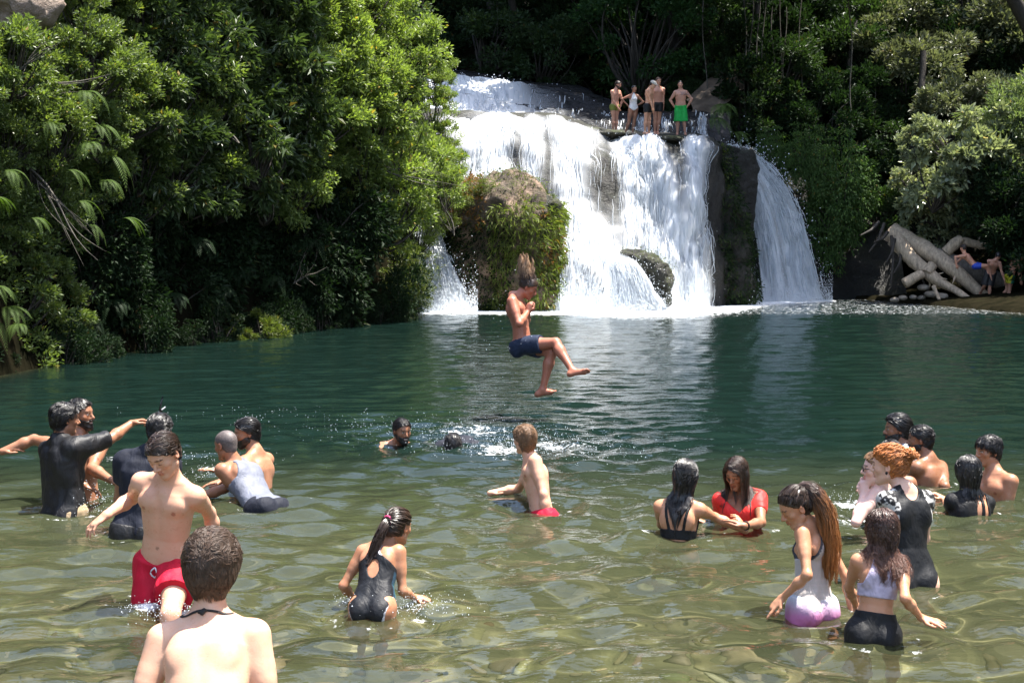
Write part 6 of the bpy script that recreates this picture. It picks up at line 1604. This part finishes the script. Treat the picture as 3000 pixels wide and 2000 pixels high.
    ear = h.hp(.088, -.004, -.034); f = Field(ear - .02, ear + .02, .0025); f.add(p_ell(ear, np.eye(3), (.008, .008, .010), .004)); P, Fq = f.mesh(); h.child('ear_ring', P, Fq, M_CORD)
    # pale woman with glasses
    h = Human(9.4, 1.64, 'f', (.70, .47, .40), 1.04, .0075, pel=(2588, 1612), neck=(2583, 1424), neck_s=0, head=(2570, 1374), head_s=-1, hyaw=-110, cyaw=-118, yaw=-98, pitch=0, fat=.008,
              LA=[(2508, 1530, -1), (2529, 1448, 1), (2531, 1428, 0)], RA=[(2560, 1530, 1), (2535, 1460, 1)], lhand=dict(curl=1.0))
    person(h, 'pale woman in glasses with tied-back blonde hair, hands folded up at her chest')
    h.cap('hair', HAIR_LIGHT, .010, -.06, .070, .003, 60)
    h.strands('hair_locks', HAIR_LIGHT, 380, .10, 6, .004, up=.15, back=1., down=.0, jit=.08, lift=.010, seed=28, low=-.06)
    f = Field(h.hp(0, -.12, 0) - .08, h.hp(0, -.12, 0) + .08, .006); f.add(p_ell(h.hp(0, -.12, .01), np.stack([h.hx, h.hy, h.hz]), (.042, .034, .042), .01)); P, Fq = f.mesh(); P += (vnoise(P, 60, 3)[:, None] * .006); h.child('hair_bun', P, Fq, HAIR_LIGHT)
    fr = []
    for q in (1, -1):
        V, Fc = ring(h.hp(q * .031, .104, .004), h.hx, h.hz, .022, .017, .0028, 18); fr.append((V, Fc))
        V, Fc, _ = tubes(np.stack([h.hp(q * .053, .10, .008), h.hp(q * .076, .05, .010), h.hp(q * .083, .0, .012)])[None], np.array([.0026]), False, 4); fr.append((V, Fc))
    off = 0; VV = []; FF = []
    for V, Fc in fr: VV.append(V); FF.append(Fc + off); off += len(V)
    h.child('glasses', np.concatenate(VV), np.concatenate(FF), M_CORD)
    k = h.k
    h.cloth('swim_top', M_PATTERN, ('torso',), .0075, lambda t, U, V, P: np.maximum(np.maximum((-.1 - t) * .5, (t - .74) * .5), -1 + 0 * U), (), .002, colfn=lambda P: np.where((vnoise(P, 45, 9, 2) > 0)[:, None], np.array([[.40, .40, .38]]), np.array([[.02, .02, .022]])))
    # bearded man with long black hair at the back
    h = Human(12.0, 1.80, 'm', 'brown', 1.02, .009, pel=(2662, 1480), neck=(2653, 1320), neck_s=0, head=(2632, 1269), head_s=0, hyaw=-130, cyaw=-125, yaw=-92, pitch=0)
    person(h, 'tall bearded man with thick black hair standing farthest back in the right group')
    h.cap('hair', HAIR_BLACK, .022, -.080, .068, .004, 50)
    h.strands('hair_locks', HAIR_BLACK, 520, .10, 7, .0048, up=.1, back=.7, down=.3, jit=.12, lift=.022, seed=29, grav=.12, low=-.078)
    beard(h, HAIR_BLACK, 350, 0.0210)
    shirt(h, 'tee_shirt', cloth_material('pale_print_cloth', (1, 1, 1), .7, attr=True), -.1, (.5, .5), .012, .006, .07, colfn=lambda P: np.where((vnoise(P, 30, 12, 2) > .05)[:, None], np.array([[.42, .44, .48]]), np.array([[.14, .16, .20]])))
    # head behind the copper hair
    h = Human(11.0, 1.66, 'm', 'brown', .98, .009, pel=(2612, 1560), neck=(2606, 1398), neck_s=0, head=(2608, 1344), head_s=0, hyaw=180, cyaw=180, yaw=-170, pitch=0)
    person(h, 'person mostly hidden behind the copper-haired woman, only black hair showing')
    shorthair(h, HAIR_BLACK, .014, 722, .05, 30, -.07, wet=True)
    # bearded man with bare shoulder
    h = Human(11.5, 1.74, 'm', (.26, .125, .07), 1.05, .0088, pel=(2726, 1520), neck=(2720, 1352), neck_s=0, head=(2703, 1306), head_s=0, hyaw=-140, cyaw=-140, yaw=-112, pitch=2, fat=.008,
              LA=[(2668, 1420, 1), (2640, 1440, 1)], RA=[(2768, 1425, -1), (2770, 1470, 1)])
    person(h, 'bearded bare-shouldered man with short black hair, right of the thick-haired man at the back')
    shorthair(h, HAIR_BLACK, .013, 798, .045, 31, -.07, wet=True)
    beard(h, HAIR_BLACK, 260, 0.0140)
    # woman in black with bobbed wet hair
    h = Human(10.1, 1.62, 'f', 'tan', 1.05, .0078, pel=(2838, 1640), neck=(2842, 1452), neck_s=0, head=(2839, 1410), head_s=0, hyaw=-172, cyaw=-172, yaw=-165, pitch=6, fat=.01,
              LA=[(2782, 1497, 1), (2766, 1462, 1), (2748, 1450, 0)], RA=[(2885, 1540, 1), (2870, 1560, 1)], lhand=dict(curl=.8))
    person(h, 'woman with wet black bobbed hair in a black top, back turned, chest deep')
    longhair(h, HAIR_BLACK, 1600, .20, .0029, 32, jit=.08, lift=.02, capt=.017, side=.2, lvar=.15)
    k = h.k
    def topm(t, U, V, P):
        slot = np.where((V < .02) & (t > .50) & (U < -.0 * k), .016 * k - np.abs(np.abs(U + .065 * k) - .030 * k), -1)
        return np.maximum(np.maximum((-.1 - t) * .5, np.where(t > .86, .074 * k - np.sqrt(U ** 2 + (V - .02) ** 2), -1)), slot)
    h.cloth('top', M_LYCRA, ('torso', 'should'), .008, topm, [limb_cone(h.SL, h.AL[1], 0, .45, .058 * k, .054 * k, .03)], .004)
    # bare man at the right
    h = Human(10.75, 1.72, 'm', (.36, .175, .10), .98, .008, pel=(2915, 1572), neck=(2912, 1390), neck_s=0, head=(2899, 1338), head_s=0, hyaw=-55, cyaw=-62, yaw=-72, pitch=2,
              LA=[(2946, 1490, 0), (2940, 1570, 0)], RA=[(2868, 1470, 1), (2860, 1540, 1)])
    person(h, 'bare-chested young man with wet black hair facing left, rightmost in the pool')
    shorthair(h, HAIR_BLACK, .015, 912, .06, 33, -.075, front=.058, wet=False, down=.5, back=.0)
    shorts(h, 'shorts', M_BLUE, .05, .6, 1.2)

def jumper():
    h = Human(15.9, 1.80, 'm', 'red', 1.02, .0085, pel=(1531, 1018), neck=(1507, 874), neck_s=0, head=(1539, 849), head_s=0, hyaw=82, cyaw=80, yaw=84, pitch=28, lumbar=-.035, face='down', shrug=(.02, .02),
              RA=[(1521, 948, -1), (1546, 913, 1), (1551, 893, 0)], LA=[(1540, 948, 1), (1548, 915, -1), (1553, 893, 0)], rhand=dict(curl=1.2, palm=np.array([.3, .8, 0])), lhand=dict(curl=1.2, palm=np.array([.3, -.8, 0])),
              RL=[(1628, 1004, -1), (1676, 1084, -1), (1722, 1074, 0)], LL=[(1616, 1034, -1), (1600, 1098, 0), (1636, 1130, 0)])
    person(h, 'man in navy shorts caught in mid-air above the pool, knees bent and hair flying up')
    h.cap('hair', HAIR_DARK, .012, -.03, .068, .004, 60)
    tail(h, h.Hd + h.hz * .035 - h.hy * .015, [(-.01, .0, .09), (-.035, 0, .18), (-.03, 0, .27), (-.045, 0, .36)], .082, HAIR_TIP, 'flying_hair', 900, base=1.1, spread=-.35, rough=.0075, w=.0040, seed=35, world=True, collide=False, curl=.008)
    shorts(h, 'shorts', M_BLUE, .08, .58, 1.22, .012, .006)

def ledge_group():
    D = 45.5; G = None
    h = Human(D, 1.72, 'm', (.50, .27, .19), 1.0, .0105, pel=(1801, 313), neck=(1804, 265), head=(1811, 248), hyaw=40, cyaw=42, yaw=62, pitch=14, RL=[(1797, 349, 0), (1796, 383, 0)], LL=[(1806, 349, 0), (1804, 383, 0)],
              RA=[(1798, 293, 0), (1812, 318, 0)], LA=[(1822, 293, 0), (1815, 319, 0)])
    person(h, 'bearded man in olive trunks standing on the lip of the falls, hands clasped'); shorthair(h, HAIR_DARK, .014, 380, .05, 41, -.06); beard(h, HAIR_DARK, 100, 0.0140)
    shorts(h, 'shorts', M_OLIVE, .06, .30, 1.1, .012)
    h = Human(D + .1, 1.62, 'f', (.33, .17, .11), .98, .0105, pel=(1855, 322), neck=(1856, 277), head=(1858, 261), hyaw=12, cyaw=12, yaw=25, pitch=4, RL=[(1843, 354, 0), (1833, 386, 0)], LL=[(1858, 356, 0), (1853, 388, 0)],
              RA=[(1826, 289, 0), (1841, 310, 0)], LA=[(1876, 290, 0), (1866, 310, 0)])
    person(h, 'woman in a white swimsuit standing on the lip of the falls with hands on hips'); h.cap('hair', HAIR_BLACK, .012, -.07, .068, .003)
    k = h.k
    h.cloth('swimsuit', M_WHITE, ('torso',), .010, lambda t, U, V, P: np.maximum((-.08 + .25 * np.maximum(np.abs(U) - .03, 0) / .16 - t) * .5, np.where(t > .62, np.abs(U) - (.13 - .22 * (t - .62)) * k, -1)), (), 0)
    h = Human(D - .5, 1.74, 'm', (.56, .31, .20), 1.0, .0105, pel=(1898, 322), neck=(1903, 263), head=(1914, 247), hyaw=65, cyaw=60, yaw=72, pitch=30, RL=[(1891, 360, 0), (1889, 394, 0)], LL=[(1902, 360, 0), (1900, 394, 0)],
              RA=[(1906, 297, 0), (1914, 325, 0)], LA=[(1912, 297, 1), (1914, 322, 0)])
    person(h, 'man in a pale cap and black shorts on the lip of the falls'); shorthair(h, HAIR_DARK, .010, 285, .03, 42, -.06)
    f = Field(h.Hd - .2, h.Hd + .25, .012); M = np.stack([h.hx, h.hy, h.hz])
    f.add(p_ell(h.hp(0, -.01, .06), M, (.095, .115, .075), .01)); f.add(p_ell(h.hp(0, .12, .06), M, (.07, .07, .014), .02)); P, Fq = f.mesh(); h.child('cap', P, Fq, cloth_material('pale_cap_cloth', (.42, .40, .36), .8))
    shorts(h, 'shorts', M_BLACK, .10, .46, 1.25, .014)
    h = Human(D + .3, 1.84, 'm', (.48, .25, .17), 1.02, .0105, pel=(1925, 314), neck=(1928, 257), head=(1929, 238), hyaw=5, cyaw=8, yaw=10, pitch=4, RL=[(1920, 354, 0), (1918, 391, 0)], LL=[(1931, 354, 0), (1926, 391, 0)],
              LA=[(1943, 287, 0), (1943, 315, 0)], RA=[(1911, 287, 0), (1910, 312, 0)])
    person(h, 'tallest man on the lip of the falls in long black shorts, facing the pool'); shorthair(h, HAIR_BROWN, .014, 285, .04, 43, -.06)
    shorts(h, 'shorts', M_BLACK, .14, .50, 1.2, .014)
    h = Human(D - .2, 1.74, 'm', (.44, .24, .17), 1.1, .0105, pel=(1994, 316), neck=(1994, 266), head=(1993, 249), hyaw=-5, cyaw=-5, yaw=-8, pitch=0, RL=[(1986, 357, 0), (1984, 394, 0)], LL=[(2004, 357, 0), (2008, 396, 0)],
              RA=[(1965, 292, 0), (1976, 314, 0)], LA=[(2026, 290, 0), (2013, 314, 0)], fat=.012, tattoo=True)
    person(h, 'tattooed man in long bright green shorts on the lip of the falls, hands on hips'); shorthair(h, HAIR_BLACK, .010, 285, .03, 44, -.06)
    shorts(h, 'shorts', M_GREEN, .08, 1.08, 1.5, .018, .01)

def bank_group():
    D = 44.6
    h = Human(D, 1.72, 'm', (.55, .28, .18), 1.0, .0105, pel=(2847, 768), neck=(2825, 744), neck_s=0, head=(2823, 732), head_s=0, hyaw=-110, cyaw=-120, yaw=-140, pitch=10, LA=[(2805, 752, 0), (2800, 762, 0)], RA=[(2815, 758, 1), (2806, 766, 0)],
              LL=[(2873, 779, 0), (2897, 794, 0)], RL=[(2872, 775, 1), (2896, 790, 0)])
    person(h, 'man in blue shorts leaning over the big driftwood trunk on the right bank'); shorthair(h, HAIR_DARK, .012, 228, .03, 45, -.06); shorts(h, 'shorts', M_ROYAL, .06, .45, 1.2, .014)
    h = Human(D - .3, 1.72, 'm', (.42, .22, .15), 1.0, .0105, pel=(2902, 800), neck=(2914, 764), neck_s=-1, head=(2921, 754), head_s=0, hyaw=165, cyaw=160, yaw=150, pitch=20, RA=[(2932, 785, 0), (2938, 806, 0)], LA=[(2900, 786, 1), (2902, 806, 0)],
              LL=[(2885, 834, 0), (2872, 858, 1)], RL=[(2899, 839, 0), (2899, 878, 0), (2906, 879, 0)])
    person(h, 'stooping man in black shorts clambering beside the driftwood on the right bank'); shorthair(h, HAIR_BLACK, .012, 228, .03, 46, -.06); shorts(h, 'shorts', M_BLACK, .06, .95, 1.4, .016)
    h = Human(D - .5, 1.76, 'm', (.36, .19, .13), 1.0, .0105, pel=(2958, 812), neck=(2977, 764), neck_s=0, head=(2990, 752), head_s=0, hyaw=100, cyaw=105, yaw=95, pitch=20, RA=[(2985, 792, 0), (2990, 815, 0)], LA=[(2988, 795, 1), (2995, 815, 0)],
              LL=[(2950, 848, 0), (2931, 879, 0), (2940, 883, 0)], RL=[(2957, 850, 0), (2953, 890, 0), (2962, 892, 0)])
    person(h, 'man in green and yellow shorts walking right along the dark right bank'); shorthair(h, HAIR_BLACK, .012, 228, .03, 47, -.06)
    shorts(h, 'shorts', cloth_material('green_yellow_cloth', (1, 1, 1), .6, attr=True), .06, .5, 1.25, .014, colfn=lambda P: np.where((((P - h.P) @ h.fwd) < -.03)[:, None], np.array([[.45, .42, .02]]), np.array([[.01, .09, .06]])))
terrain(); water(); falls(); rocks()
left_bank(); ferns(); forest(); driftwood(); pebbles()
near_left(); left_group(); middle_group(); right_group(); jumper(); ledge_group(); bank_group(); held()
sprays()
print('BUILD', round(time.time() - T0, 1), 's')
sun_d.cycles.is_caustics_light = True
for o in bpy.data.objects:
    if o.name == 'water': o.cycles.is_caustics_caster = True
    elif o.name.startswith('ground') or o.name == 'bed_pebbles' or o.name.startswith('person'): o.cycles.is_caustics_receiver = True
